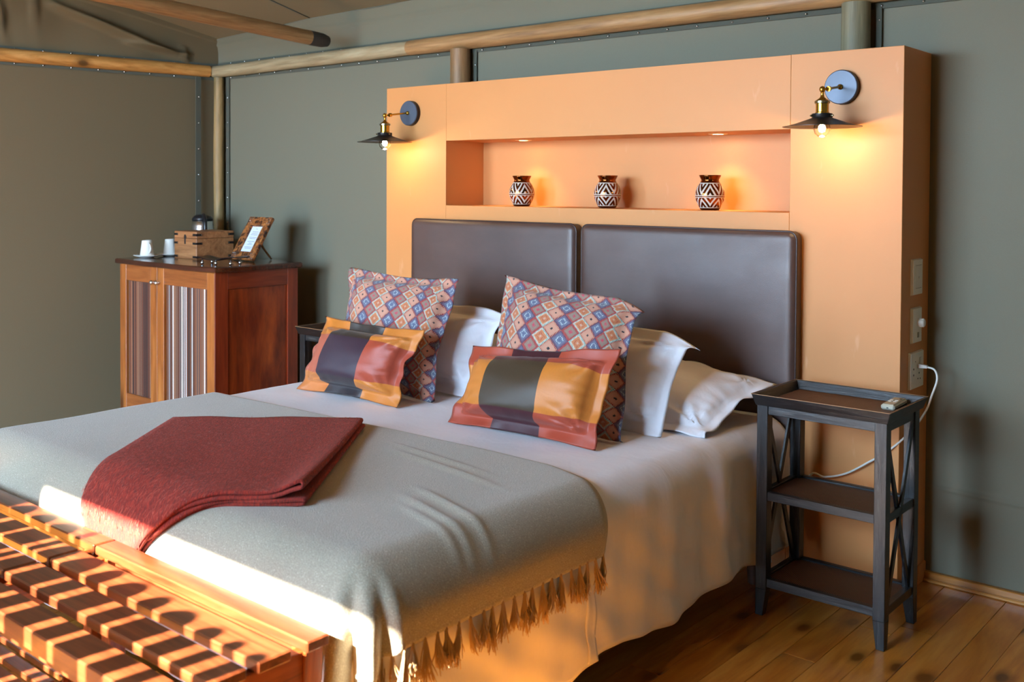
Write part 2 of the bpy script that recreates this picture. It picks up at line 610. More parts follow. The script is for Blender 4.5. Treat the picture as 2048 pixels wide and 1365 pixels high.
def strip_left(z):
    mb = MB()
    mb.grid(lambda u, v: (wl_x(D - 3.2 * u) + 0.016, D - 3.2 * u, z - 0.011 + 0.022 * v), 40, 2)
    s = mb.build('canvas_strip', M_webbing, wall_left, smooth=True)
    for i in range(12):
        y = 0.13 - 0.145 * i
        stud((wl_x(y) + 0.019, y, z), s, 'x')
strip_left(1.998); strip_left(2.077)
def strip_up(x0, x1, z0=0.0, z1=2.0, y=None):
    y = D - 0.012 if y is None else y
    return MB().box(x0, x1, y, y + 0.006, z0, z1).build('canvas_strip', M_webbing, wall_back)
s = strip_up(-2.868, -2.838, 0.9, 2.0)
for i in range(7): stud((-2.85, D - 0.013, 0.98 + 0.15 * i), s)
s = MB().box(-2.955, -2.951, 0.10, 0.135, 0.9, 2.0).build('canvas_strip', M_webbing, wall_left)
for i in range(7): stud((-2.948, 0.118, 0.95 + 0.155 * i), s, 'x')
s = strip_up(-0.85, -0.832, 1.6, 2.0); stud((-0.838, D - 0.013, 1.93), s)
s = strip_up(1.078, 1.098, 1.6, 2.0); stud((1.09, D - 0.013, 1.95), s)

# baseboards -----------------------------------------------------------
mb = MB().box(1.27, XR, D - 0.022, D, 0.0, 0.033, 0.003).box(1.27, XR, D - 0.034, D - 0.022, 0, 0.012, 0.003)
struct(mb.build('baseboard_back', M_pine_trim))
mb = MB().add([(wl_x(D) , D, 0), (wl_x(D) + 0.02, D, 0), (wl_x(FRONT_Y) + 0.02, FRONT_Y, 0), (wl_x(FRONT_Y), FRONT_Y, 0),
               (wl_x(D) , D, 0.035), (wl_x(D) + 0.02, D, 0.035), (wl_x(FRONT_Y) + 0.02, FRONT_Y, 0.035), (wl_x(FRONT_Y), FRONT_Y, 0.035)],
              [(0, 1, 2, 3), (4, 7, 6, 5), (0, 4, 5, 1), (1, 5, 6, 2), (2, 6, 7, 3), (3, 7, 4, 0)])
struct(mb.build('baseboard_left', M_pine_trim))

# outside: deck, sand, added canopy to block the sun --------------------------
mb = MB().box(-12, 12, -24, FRONT_Y - 0.06, -0.2, -0.06)
struct(mb.build('ground', plain('dry_ground', srgb(120, 116, 100), 0.95, 0, (30, 0.4), 0.15)))
mb = MB().box(-3.0, -0.62, FRONT_Y - 1.25, FRONT_Y - 0.04, OPEN_Z, OPEN_Z + 0.03)  # unseen canopy, added to keep the sun off the left part
struct(mb.build('sun_block_canopy', M_canvas_roof))

# ================================================================== ORANGE PARTITION
PX0, PX1, PZ = -1.180, 1.2685, 1.818
NX0, NX1, NZ0, NZ1, ND = -0.7858, 0.8771, 1.267, 1.5596, 0.2552
part = thing('headboard_partition', (0, D / 2, 0), 'orange painted partition wall with a lit display niche behind the bed', 'partition')
off = V((0, -D / 2, 0))
def pbox(mb, x0, x1, y0, y1, z0, z1, b=0.0):
    mb.box(x0, x1, y0 - D / 2, y1 - D / 2, z0, z1, b)
DB = D - 0.004
mb = MB(); pbox(mb, PX0, NX0 - 0.0006, 0, DB, 0, PZ, 0.0012); mb.build('side_panel', M_orange, part)
mb = MB(); pbox(mb, NX1 + 0.0006, PX1, 0, DB, 0, PZ, 0.0012); mb.build('side_panel', M_orange, part)
mb = MB(); pbox(mb, NX0, NX1, 0, DB, NZ1, PZ - 0.0006, 0.0008); mb.build('top_panel', M_orange, part)
mb = MB(); pbox(mb, NX0, NX1, 0, DB, 0, NZ0, 0.0012); mb.build('lower_panel', M_orange, part)
mb = MB(); pbox(mb, NX0, NX1, ND - 0.001, DB, NZ0, NZ1); mb.build('niche_back', M_orange, part)
mb = MB(); pbox(mb, PX0 - 0.006, PX1 + 0.006, D - 0.075, DB, 0, 0.066, 0.003); mb.build('skirting', M_orange, part)

# headboard pads --------------------------------------------------------
def pad(x0, x1, z0, z1, label):
    w = x1 - x0
    t = thing('headboard_pad', ((x0 + x1) / 2, -0.03, z0), label, 'headboard', group='padded leather headboards above the mattress')
    hw, hh, th = w / 2, (z1 - z0), 0.062
    mb = MB()
    n, m = 44, 36
    def fn(u, v, fr):
        a, b = 2 * u - 1, 2 * v - 1
        # rounded-rectangle outline
        r = 0.03
        X, Z = a * hw, b * hh / 2
        cx, cz = hw - r, hh / 2 - r
        if abs(X) > cx and abs(Z) > cz:
            ex, ez = abs(X) - cx, abs(Z) - cz
            k = r * max(ex, ez) / r
            q = atan2(ez, ex)
            l = hypot(ex, ez)
            mx = max(ex, ez)
            X = math.copysign(cx + ex / l * mx, X); Z = math.copysign(cz + ez / l * mx, Z)
        e = min(hw - abs(a * hw), hh / 2 - abs(b * hh / 2))
        bul = min(1, e / 0.03)
        dp = 0.018 * (1 - (1 - bul) ** 2) ** 0.5
        dp += 0.006 * (1 - a ** 4) * (1 - b ** 4) + 0.0012 * nz(X + x0, 0, Z, 6)
        return (X, -(th / 2 - 0.018) - dp if fr else th / 2 - 0.004, Z + hh / 2)
    def warp(u):
        return 0.5 - 0.5 * cos(pi * u) if False else (lambda q: (q + 0.12 * sin(2 * pi * q) / -1.0 * 1.0) )(u)
    def wp(u):
        return u - 0.10 * sin(2 * pi * u)
    mb.grid(lambda u, v: fn(wp(u), wp(v), True), n, m)
    mb.grid(lambda u, v: fn(1 - wp(u), wp(v), False), n, m)
    # side wall
    ring = []
    def edge(fr):
        L = []
        for i in range(n): L.append(fn(wp(i / n), 0, fr))
        for j in range(m): L.append(fn(1, wp(j / m), fr))
        for i in range(n): L.append(fn(1 - wp(i / n), 1, fr))
        for j in range(m): L.append(fn(0, 1 - wp(j / m), fr))
        return L
    A, B = edge(True), edge(False)
    base = len(mb.v); k = len(A)
    mb.v += [V(p) for p in A] + [V(p) for p in B]
    for i in range(k):
        j = (i + 1) % k
        mb.f.append((base + i, base + k + i, base + k + j, base + j))
    mb.build('cushion', M_leather, t, smooth=True, auto=60)
    pp = [V((p[0] * 1.001, p[1] - 0.001, p[2])) for p in A]
    mb = MB().tube(pp + [pp[0]], 0.0035, 6, False)
    mb.build('piping', M_piping, t, smooth=True)
    return t
pad(-0.956, -0.0155, 0.42, 1.203, 'left brown leather headboard pad fixed to the partition, the narrower one in view')
pad(0.012, 0.926, 0.42, 1.203, 'right brown leather headboard pad fixed to the partition beside the right nightstand')

# ================================================================== BED
BW, BF, BZ = 0.925, -2.022, 0.560
def fold(e, R):
    if e <= 0:
        return 0.0, 0.0, 0.0
    if e < R * pi / 2:
        a = e / R
        return R * sin(a), R * (1 - cos(a)), a
    return R, R + e - R * pi / 2, pi / 2
def drape(X, Y, h=0.0, R=0.09, W_=BW, F_=BF, zt=BZ, wave=0.0, flare=0.0, wf=22.0, wph=0.0, head=None):
    sx = 1 if X >= 0 else -1
    ex = abs(X) - (W_ - R)
    ey = (F_ + R) - Y
    ex, ey = max(0, ex), max(0, ey)
    r = hypot(ex, ey)
    if r <= 0:
        return V((X, Y, zt + h))
    o, dn, a = fold(r, R)
    ux, uy = ex / r, ey / r
    drop = max(0, r - R * 0.8)
    phi = atan2(ey, ex)
    along = (Y if ex > 0 and ey <= 0 else (X + 3 if ex <= 0 else 0))
    if ex > 0 and ey > 0:
        along = (F_ + R) - phi * 0.35
    elif ey > 0:
        along = (F_ + R) - pi / 2 * 0.35 - (W_ - R - X)
    w = wave * min(1, drop / 0.15) * (sin(along * wf + wph + 1.3 * sin(along * 5.1 + 2)) + 0.4 * sin(along * wf * 2.3 + 1 + drop * 4))
    oo = o + drop * flare + w + h * sin(a)
    if ex > 0:
        bx = sx * (W_ - R)
    else:
        bx = X
    by = (F_ + R) if ey > 0 else Y
    return V((bx + sx * ux * oo, by - uy * oo, zt - dn + h * cos(a)))

# materials
def _sheet():
    t = NT('white_percale')
    v = t.coord()
    n = t.noise(v, 1400, 2)
    t.color(t.mix(n, (0.76, 0.765, 0.82), (0.82, 0.825, 0.88)))
    t.setp(Roughness=0.75, Sheen_Weight=0.15)
    b = t.noise(t.coord((1, 1, 0.35)), 9, 4, 0.6, 0.5)
    t.bump(t.math('ADD', t.math('MULTIPLY', n, 0.03), b), 0.18, 0.02)
    return t.m
M_sheet = _sheet()
M_blanket = fabric('grey_wool', srgb(186, 179, 158), srgb(120, 115, 100), 0.95, 330, 0.6, srgb(214, 208, 192), 300, 0.35)
M_tassel = fabric('tassel_yarn', srgb(196, 164, 118), srgb(164, 130, 86), 0.9, 700, 0.3, sheen=0.3)
M_darkwood = wood('dark_bed_wood', srgb(44, 26, 16), srgb(66, 38, 22), srgb(88, 52, 30), 'X', 0.5, 1, 16)

bed = thing('bed', (0, -1.03, 0), 'wide double bed base and mattress under the white linen', 'bed')
def bb(mb, x0, x1, y0, y1, z0, z1, b=0.0):
    return mb.box(x0, x1, y0 + 1.03, y1 + 1.03, z0, z1, b)
bb(MB(), -0.905, -0.004, -2.0, -0.07, 0.33, 0.548, 0.03).build('mattress', M_white_dim, bed)
bb(MB(), 0.004, 0.905, -2.0, -0.07, 0.33, 0.548, 0.03).build('mattress', M_white_dim, bed)
bb(MB(), -0.90, 0.90, -2.0, -0.066, 0.16, 0.33, 0.006).build('base', M_darkwood, bed)
for sx in (-0.84, 0.84):
    for sy in (-1.9, -0.16):
        MB().lathe([(0.022, 0), (0.034, 0.16)], 16, (sx, sy + 1.03, 0)).build('leg', M_darkwood, bed, smooth=True, auto=40)
# small legs close the gap the photo shows under the hem
# duvet -----------------------------------------------------------------
def hem_len(y):   # cloth length beyond the shoulder on the long sides
    return 0.09 * pi / 2 - 0.09 + (BZ - (0.135 + 0.012 * sin(y * 9) + 0.02 * max(0, y + 0.6)))
def duvet(name, y0, y1, foot, lift, seed, mat, extra=0.0):
    nu, nv = 170, (150 if foot else 90)
    vs = []
    def pt(u, v):
        Yc = y0 + (y1 - y0) * v
        yq = max(Yc, BF + 0.09)
        Lx = hem_len(yq) + extra
        half = BW - 0.09 + Lx
        X = -half + 2 * half * u
        Y = Yc
        wv = 0.008 + 0.007 * min(1, max(0, (yq + 1.0) / 0.5))
        hh = lift + 0.0035 * nz(X + seed, Y, 0, 3.0) + 0.0015 * nz(X, Y, 2, 13)
        p = drape(X, Y, hh, 0.09, BW, BF, BZ, wv, 0.035, 19, seed)
        if X < 0:
            p.x = max(p.x, -0.915)
        ex = abs(X) - (BW - 0.09)
        if ex > 0:
            q = min(1, ex / 0.3)
            # diagonal drag lines
            s_ = 1 if X > 0 else -1
            p.x += s_ * (0.006 * q * sin((Y * 0.9 + p.z * 1.2) * 38 + 2 * nz(X, Y, 1, 4)) * (0.5 + 0.5 * nz(3, Y, p.z, 3)))
            if ex > Lx - 0.048:
                p.x += s_ * 0.002
        return p
    mb = MB().grid(pt, nu, nv)
    return mb
mb = duvet('duvet_cover', -0.085, -1.275, False, 0.0, 0.4, M_sheet)
mb2 = duvet('duvet_cover', -1.225, BF + 0.09 - 0.42, True, 0.007, 2.1, M_sheet, 0.012)
dv = mb.build('duvet_cover', M_sheet, smooth=True)
tag(dv, 'white duvet cover spread over the bed and hanging almost to the floor', 'bedding')
dv2 = mb2.build('foot_panel', M_sheet, dv, smooth=True)
for o in (dv, dv2):
    so = o.modifiers.new('solid', 'SOLIDIFY'); so.thickness = 0.003; so.offset = -1

# grey blanket ------------------------------------------------------------
BLR = 0.105
HB = 0.016
def blanket_pt(u, v):
    xr = BW + 0.012 - BLR + 0.208
    X = -xr + 2 * xr * u
    # edge line towards the pillows, a little wavy
    e = -1.115 + 0.03 * sin(X * 2.2 + 0.6) - 0.07 * max(0, X - 0.7) / 0.3 - 0.015 * (X + 0.9)
    yend = BF - 0.012 + BLR - 0.262
    Y = e + (yend - e) * v
    h = HB + 0.003 * nz(X, Y, 5, 4)
    # rolled soft edge
    h -= 0.010 * math.exp(-(v * (e - yend) / 0.015) ** 2) * 0.9
    # soft creases on the right shoulder
    for (cx, cy, dx, dy, L, w, a) in ((0.77, -1.65, 0.955, -0.29, 0.15, 0.013, 0.008), (0.76, -1.585, 0.955, -0.29, 0.16, 0.012, 0.008), (0.80, -1.70, 0.95, -0.3, 0.12, 0.012, 0.006),
                                      (0.50, -1.35, 0.99, -0.14, 0.22, 0.012, 0.007), (0.42, -1.29, 0.99, -0.12, 0.22, 0.012, 0.006)):
        ax, ay = X - cx, Y - cy
        t = ax * dx + ay * dy
        d = -ax * dy + ay * dx
        h += a * math.exp(-(d / w) ** 2) * math.exp(-(t / L) ** 4) * 1.0
    p = drape(X, Y, h, BLR, BW + 0.012, BF - 0.010, BZ, 0.0, 0.02)
    # corner folds at the foot
    ex = max(0, abs(X) - (BW + 0.012 - BLR)); ey = max(0, (BF - 0.012 + BLR) - Y)
    if ex > 0 and ey > 0:
        r = hypot(ex, ey); phi = atan2(ey, ex)
        q = min(1, max(0, r - 0.06) / 0.2) * sin(2 * phi) ** 0.5
        f = 0.032 * q * sin(phi * 11.5 + 0.6)
        sx = 1 if X > 0 else -1
        p.x += sx * (f * cos(phi) - 0.0)
        p.y -= f * sin(phi)
    return p
mb = MB().grid(blanket_pt, 210, 130)
bl = mb.build('blanket', M_blanket, smooth=True)
tag(bl, 'grey-beige woollen blanket with a tasselled hem laid across the foot of the bed', 'blanket')
so = bl.modifiers.new('solid', 'SOLIDIFY'); so.thickness = 0.006; so.offset = -1
# tassels along the right hem and round the corner
def tassel(p0, out, L, seed, tw):
    rnd = random.Random(seed)
    mb = MB()
    for s in range(30):
        a = rnd.uniform(0, 2 * pi)
        r0 = rnd.uniform(0, 0.003)
        spread = rnd.uniform(0.0, 0.025)
        lean = tw * rnd.uniform(0.7, 1.3)
        l = L * rnd.uniform(0.75, 1.05)
        pts = []
        ph = rnd.uniform(0, 6)
        for i in range(7):
            t = i / 6
            pts.append(V((out.x * 0.004, 0, 0)) + V((cos(a) * (r0 + spread * t ** 1.2) * 0.6 + 0.004 * t * out.x + 0.002 * sin(ph + t * 9) * t,
                          sin(a) * (r0 + spread * t ** 1.2) + lean * t * t + 0.003 * sin(ph * 2 + t * 7) * t, -l * t)))
        mb.tube(pts, [0.0015] * 6 + [0.0009], 3, False)
    # top loop and knot
    mb.lathe([(0.0005, 0.004), (0.0035, 0.001), (0.004, -0.005), (0.0025, -0.012)], 7, (0.003, 0, 0))
    return mb.build('tassel', M_tassel, bl, smooth=True, loc=p0)
ti = 0
v_hem = []
N = 24
for i in range(N):
    v = 0.012 + (0.985 - 0.012) * (i / (N - 1)) * 0.87
    v += random.uniform(-0.006, 0.006)
    v = max(0.006, v)
    p = blanket_pt(1.0, v)
    p = p + V((0.002, 0, 0.002))
    tassel(p, V((1, 0, 0)), random.uniform(0.075, 0.10), i, random.uniform(-0.02, 0.02))
for i in range(4):
    p = blanket_pt(1.0, 0.89 + 0.033 * i)
    tassel(p + V((0.002, 0, 0.002)), V((1, 0, 0)), random.uniform(0.08, 0.10), 100 + i, random.uniform(-0.01, 0.02))

# red throw -----------------------------------------------------------------
def _throw():
    t = NT('red_mohair')
    v = t.coord((1, 1, 1), 'Object', (0, 0, radians(50)))
    st = t.n('ShaderNodeMapping'); st.inputs['Scale'].default_value = (40, 420, 60)
    t.l(v, st.inputs[0])
    n = t.noise(st.outputs[0], 1.0, 4, 0.7, 0.8)
    n2 = t.noise(v, 500, 2)
    n3 = t.noise(v, 26, 4, 0.65)
    c = t.mix(n3, srgb(158, 44, 30), srgb(208, 68, 46))
    c = t.mix(t.ramp(n, [(0.35, (0, 0, 0)), (0.6, (1, 1, 1))]), c, srgb(104, 28, 24))
    c = t.mix(t.ramp(n, [(0.62, (0, 0, 0)), (0.70, (0.7, 0.7, 0.7))]), c, srgb(222, 140, 130))
    t.color(c)
    t.setp(Roughness=0.95, Sheen_Weight=0.12, Sheen_Roughness=0.4, Sheen_Tint=(1.0, 0.6, 0.5, 1))
    t.bump(t.math('ADD', n, t.math('MULTIPLY', n2, 0.5)), 0.8, 0.004)
    return t.m
M_throw = _throw()
# rectangle on the blanket: corner TR, direction to R (long), direction to TL (width)
TR, DL, DW = V((0.0, -1.195)), V((0.62, -0.784)).normalized(), V((-0.77, -0.64)).normalized()
TL_LEN, TW = 0.80, 0.60
def throw_surf(l, w, h):
    P = TR + DL * l + DW * w
    p = drape(P.x, P.y, HB + 0.002 + h, BLR, BW + 0.012, BF - 0.012, BZ, 0, 0.02)
    lim = -2.056 - h * 0.5      # squeezed between the mattress edge and the bench
    if p.y < lim:
        q = min(1, max(0, (0.545 - p.z) / 0.045))
        p.y += (lim - p.y) * q
    return p
# serpentine profile across the width: layers stacked, loops at the right-hand edge
prof = []
LT = 0.0095
layers = 4
def lay(k):
    return 0.006 + k * LT
w_in = {0: (0.012, TW), 1: (0.0, TW - 0.008), 2: (0.004, TW - 0.004), 3: (0.010, TW)}
path = []
ns = 26
for k in range(layers):
    a, b = w_in[k]
    ws = [a + (b - a) * i / ns for i in range(ns + 1)]
    if k % 2 == 0:
        ws = ws[::-1]
    seg = [(w, lay(k) + 0.0016 * sin(w * 23 + k)) for w in ws]
    if path:
        # loop between layers
        w0, h0 = path[-1]; w1, h1 = seg[0]
        s = -1 if k % 2 == 1 else 1
        bulge = (0.012 if k != 3 else 0.008) * s
        for j in range(1, 5):
            q = pi * j / 5
            path.append(((w0 + w1) / 2 + (w0 - w1) / 2 * cos(q) + bulge * sin(q), (h0 + h1) / 2 + (h0 - h1) / 2 * cos(q)))
    path += seg
# open up the loop at the near right corner as in the photograph
nl = 46
mb = MB()
for j in range(nl + 1):
    l = TL_LEN * j / nl - 0.0
    for (w, h) in path:
        near = math.exp(-((w) / 0.05) ** 2)
        open_ = 1.0 + 0.9 * near * (j / nl) ** 2 * (1 if h > 0.02 else 0.2)
        skew = 0.02 * (w / TW) * 0
        hh = h * open_
        e = 0.004 * nz(w * 4, l * 4, h * 60, 2)
        mb.v.append(throw_surf(l + e + 0.012 * nz(h * 200, w * 3, 1) * (1 if j in (0, nl) else 0.3), w, hh))
m = len(path)
for j in range(nl):
    for i in range(m - 1):
        a = j * m + i
        mb.f.append((a, a + 1, a + m + 1, a + m))
th = mb.build('throw', M_throw, smooth=True)
tag(th, 'folded brick-red woollen throw hanging over the foot edge of the grey blanket', 'throw')
so = th.modifiers.new('solid', 'SOLIDIFY'); so.thickness = 0.008; so.offset = 0; so.use_rim = True
# fuzz fibres
mb = MB()
rf = random.Random(3)
for i in range(5200):
    l = rf.uniform(0.0, TL_LEN); w = rf.uniform(0.0, TW)
    p = throw_surf(l, w, lay(3) + 0.0048)
    q = rf.gauss(0.0, 0.5)
    dl = rf.uniform(0.006, 0.022)
    e = throw_surf(l + dl * cos(q) * 0.8, w + dl * sin(q), lay(3) + 0.0052 + rf.uniform(0.0, 0.004))
    s = (e - p).cross(V((0, 0, 1))).normalized() * 0.0005
    mid = (p + e) / 2 + V((0, 0, 0.0012))
    mb.add([p - s, p + s, mid + s, mid - s, e], [(0, 1, 2, 3), (3, 2, 4)])
fz = mb.build('fuzz', fabric('red_fibre', srgb(226, 120, 96), srgb(176, 58, 42), 0.9, 90, 0.0, sheen=0.1), th)
fz['kind'] = 'stuff'

# ================================================================== CUSHIONS
def pillow(name, BL, BR, TRc, TLc, th, fl, mat, label, cat, uw, uh, seed=0, pull=0.03, flw=0.012, nrm_hint=V((0, -1, 0.2)), n=54, wr=1.0, group=None, sharp=0.42, sag=0.0, backth=0.6, dog=None):
    BL, BR, TRc, TLc = V(BL), V(BR), V(TRc), V(TLc)
    ctr = (BL + BR + TRc + TLc) / 4
    nrm = ((BR - BL) + (TRc - TLc)).cross((TLc - BL) + (TRc - BR)).normalized()
    if nrm.dot(nrm_hint) < 0:
        nrm = -nrm
    vs, fs, uv = [], [], []
    N_ = n
    fu, fv = fl / uw, fl / uh
    def prm(i):   # finer near the edges
        return i / N_
    ex_dir = (BR - BL + TRc - TLc).normalized(); ey_dir = (TLc - BL + TRc - BR).normalized()
    def surf(i, j, side):
        s, t = prm(i), prm(j)
        a = (s - fu) / (1 - 2 * fu); b = (t - fv) / (1 - 2 * fv)
        inside = 0 <= a <= 1 and 0 <= b <= 1
        # concave edges
        uv_s, uv_t = s, t
        if inside:      # the cloth runs down the sides of the filling: position lags the weave near the seam
            s = fu + (1 - 2 * fu) * (a - 0.28 * sin(2 * pi * a) / (2 * pi) * min(1, 4 * b * (1 - b) * 1.5))
            t = fv + (1 - 2 * fv) * (b - 0.28 * sin(2 * pi * b) / (2 * pi) * min(1, 4 * a * (1 - a) * 1.5))
        cs, ct = sin(pi * uv_s), sin(pi * uv_t)
        su = s + (0.5 - s) * 2 * pull * (abs(2 * s - 1) ** 2) * ct ** 1.5
        tv = t + (0.5 - t) * 2 * pull * (abs(2 * t - 1) ** 2) * cs ** 1.5
        p = BL * (1 - su) * (1 - tv) + BR * su * (1 - tv) + TRc * su * tv + TLc * (1 - su) * tv
        h = 0.0
        if inside:
            A, B = sin(pi * a), sin(pi * b)
            prof_ = (A ** (sharp + 0.06)) * (B ** (sharp + 0.06))
            # belly sags down
            prof_ *= 1 + sag * (0.5 - b)
            h = th * prof_
            # puckers running in from the seam
            ed = min(a, 1 - a, b, 1 - b)
            pk = math.exp(-ed / 0.10) * (1 - math.exp(-ed / 0.015))
            ang = (b if min(a, 1 - a) < min(b, 1 - b) else a)
            h += wr * 0.006 * pk * sin(ang * 48 + 3 * nz(seed, ang * 3, 1)) * (0.4 + 0.6 * nz(ang * 5, seed, 3))
            # diagonal drags from the corners
            for (ca, cb) in ((0, 0), (1, 0), (1, 1), (0, 1)):
                da, db = abs(a - ca), abs(b - cb)
                rr = hypot(da, db)
                an = atan2(db, da)
                h += wr * 0.008 * sin(an * 11 + seed * 1.7 + ca * 2 + cb) * math.exp(-(rr / 0.30) ** 2) * min(1, rr / 0.07)
            h += wr * 0.004 * nz(a * 4, b * 4, seed)
            if side < 0:
                h *= backth
            h = max(h, 0.001)
        s, t = uv_s, uv_t
        # flange waviness shared by both sides
        ed = max(abs(2 * s - 1), abs(2 * t - 1))
        out = max(0.0, (ed - (1 - 2 * min(fu, fv) * 1.3)) / (2 * min(fu, fv) * 1.3)) if fl > 0 else 0
        along = t if abs(2 * s - 1) > abs(2 * t - 1) else s
        wv = flw * out * (0.8 * sin(along * 9 + seed * 2.1) + 0.25 * sin(along * 23 + seed) + 1.1 * nz(along * 5, seed, 2)) 
        if fl <= 0:
            wv = 0
        q = p + nrm * (h * side + wv + 0.0)
        if dog:
            # a corner of the border that folds over
            for (ca, cb, am, dv_) in dog:
                dd = hypot(s - ca, t - cb)
                q += V(dv_) * am * max(0, 1 - dd / 0.16) ** 1.5
        return q
    def mat_uv(i, j):
        return (prm(i) * uw, prm(j) * uh)
    idx = {}
    for j in range(N_ + 1):
        for i in range(N_ + 1):
            idx[(i, j, 1)] = len(vs); vs.append(surf(i, j, 1)); uv.append(mat_uv(i, j))
    for j in range(N_ + 1):
        for i in range(N_ + 1):
            if i in (0, N_) or j in (0, N_):
                idx[(i, j, -1)] = idx[(i, j, 1)]
            else:
                q = surf(i, j, -1) - nrm * 0.003
                idx[(i, j, -1)] = len(vs); vs.append(q); uv.append(mat_uv(i, j))
    for j in range(N_):
        for i in range(N_):
            fs.append(tuple(idx[(a, b, 1)] for a, b in ((i, j), (i + 1, j), (i + 1, j + 1), (i, j + 1))))
            fs.append(tuple(idx[(a, b, -1)] for a, b in ((i, j), (i, j + 1), (i + 1, j + 1), (i + 1, j))))
    base = V((ctr.x, ctr.y, min(BL.z, BR.z)))
    # keep everything above the mattress
    for v_ in vs:
        if v_.z < BZ + 0.006:
            v_.z = BZ + 0.006 + (v_.z - BZ - 0.006) * 0.08
    o = mesh_obj(name, [v_ - base for v_ in vs], fs, mat, None, True, uv, loc=base)
    return tag(o, label, cat, group)

# kelim weave -----------------------------------------------------------------
def kelim(name, Dw=0.062, Dh=0.066, u0=0.0):
    t = NT(name)
    uvn = t.n('ShaderNodeUVMap')
    sp = t.n('ShaderNodeSeparateXYZ'); t.l(uvn.outputs[0], sp.inputs[0])
    q = 0.0026
    U = t.math('MULTIPLY', t.math('ADD', t.math('FLOOR', t.math('DIVIDE', sp.outputs[0], q)), 0.5), q)
    Vv = t.math('MULTIPLY', t.math('ADD', t.math('FLOOR', t.math('DIVIDE', sp.outputs[1], q)), 0.5), q)
    ua = t.math('ADD', t.math('DIVIDE', U, Dw), u0 + 20.0)
    va = t.math('DIVIDE', Vv, Dh)
    a = t.math('ADD', ua, va)
    b = t.math('SUBTRACT', ua, va)
    i, j = t.math('FLOOR', a), t.math('FLOOR', b)
    fa = t.math('ABSOLUTE', t.math('SUBTRACT', t.math('SUBTRACT', a, i), 0.5))
    fb = t.math('ABSOLUTE', t.math('SUBTRACT', t.math('SUBTRACT', b, j), 0.5))
    m = t.math('MAXIMUM', fa, fb)
    typ = t.math('MODULO', t.math('ADD', i, j), 4.0)
    def is_(k):
        return t.math('COMPARE', typ, float(k), 0.4)
    def pick(c4):
        c = t.mix(0.0, c4[0], c4[0])
        for k in (1, 2, 3):
            c = t.mix(is_(k), c, c4[k])
        return c
    # alternate stitches
    chk = t.math('MODULO', t.math('ADD', t.math('FLOOR', t.math('DIVIDE', sp.outputs[0], q)), t.math('FLOOR', t.math('DIVIDE', sp.outputs[1], q * 2))), 2.0)
    ORG, PCH, BLU, TAU = srgb(208, 130, 82), srgb(214, 156, 130), srgb(104, 116, 142), srgb(152, 128, 112)
    fill = pick([ORG, PCH, BLU, TAU])
    ring = pick([srgb(188, 84, 60), srgb(222, 158, 128), srgb(196, 214, 214), srgb(160, 138, 120)])
    core = pick([srgb(214, 170, 150), srgb(34, 34, 40), srgb(88, 104, 138), srgb(206, 74, 92)])
    o1 = pick([srgb(206, 200, 184), srgb(206, 140, 114), srgb(116, 84, 108), srgb(172, 62, 58)])
    o2 = pick([srgb(110, 178, 168), srgb(150, 44, 44), srgb(70, 56, 78), srgb(182, 62, 58)])
    c = fill
    c = t.mix(t.math('MULTIPLY', t.math('LESS_THAN', m, 0.24), t.math('GREATER_THAN', m, 0.16)), c, t.mix(chk, ring, fill))
    c = t.mix(t.math('LESS_THAN', m, 0.075), c, core)
    c = t.mix(t.math('MULTIPLY', t.math('MULTIPLY', is_(3), t.math('LESS_THAN', m, 0.14)), chk), c, srgb(206, 74, 92))
    c = t.mix(t.math('GREATER_THAN', m, 0.355), c, t.mix(t.math('MULTIPLY', chk, 0.35), o1, fill))
    c = t.mix(t.math('GREATER_THAN', m, 0.43), c, t.mix(t.math('MULTIPLY', chk, 0.8), o2, o1))
    n = t.noise(t.coord(), 1200, 2)
    c = t.mix(t.math('MULTIPLY', n, 0.35), c, (0.08, 0.05, 0.05))
    t.color(c)
    t.setp(Roughness=0.85, Sheen_Weight=0.2)
    # stitch relief
    su = t.math('SINE', t.math('MULTIPLY', sp.outputs[0], 2 * pi / q))
    sv = t.math('SINE', t.math('MULTIPLY', sp.outputs[1], 2 * pi / q))
    t.bump(t.math('ADD', t.math('MULTIPLY', su, sv), n), 0.35, 0.0015)
    return t.m
M_kelim = kelim('kelim_weave', 0.055, 0.056)
M_kelim2 = kelim('kelim_weave_two', 0.058, 0.058, 0.25)

def checked(name, c0, c1, rows, cols, ctab):
    """rows: v limits, cols: u limits (of 1), ctab[row][col] colours"""
    t = NT(name)
    uvn = t.n('ShaderNodeUVMap')
    sp = t.n('ShaderNodeSeparateXYZ'); t.l(uvn.outputs[0], sp.inputs[0])
    U, Vv = t.math('DIVIDE', sp.outputs[0], c0), t.math('DIVIDE', sp.outputs[1], c1)
    def rowcol(r):
        c = t.mix(0.0, ctab[r][0], ctab[r][0])
        for k, lim in enumerate(cols):
            c = t.mix(t.math('GREATER_THAN', U, lim), c, ctab[r][k + 1])
        return c
    c = rowcol(0)
    for k, lim in enumerate(rows):
        c = t.mix(t.math('GREATER_THAN', Vv, lim), c, rowcol(k + 1))
    ns = t.n('ShaderNodeTexNoise'); ns.inputs['Scale'].default_value = 1.0; ns.inputs['Detail'].default_value = 3
    mp = t.n('ShaderNodeMapping'); mp.inputs['Scale'].default_value = (900, 60, 1); t.l(uvn.outputs[0], mp.inputs[0]); t.l(mp.outputs[0], ns.inputs['Vector'])
    c = t.mix(t.math('MULTIPLY', ns.outputs[0], 0.3), c, (0.10, 0.04, 0.03))
    t.color(c)
    t.setp(Roughness=0.46, Sheen_Weight=0.1, Specular_IOR_Level=0.4, Anisotropic=0.4)
    t.bump(t.math('ADD', t.math('MULTIPLY', ns.outputs[0], 0.08), t.noise(t.coord(), 16, 4, 0.6, 1.2)), 0.14, 0.006)
    return t.m
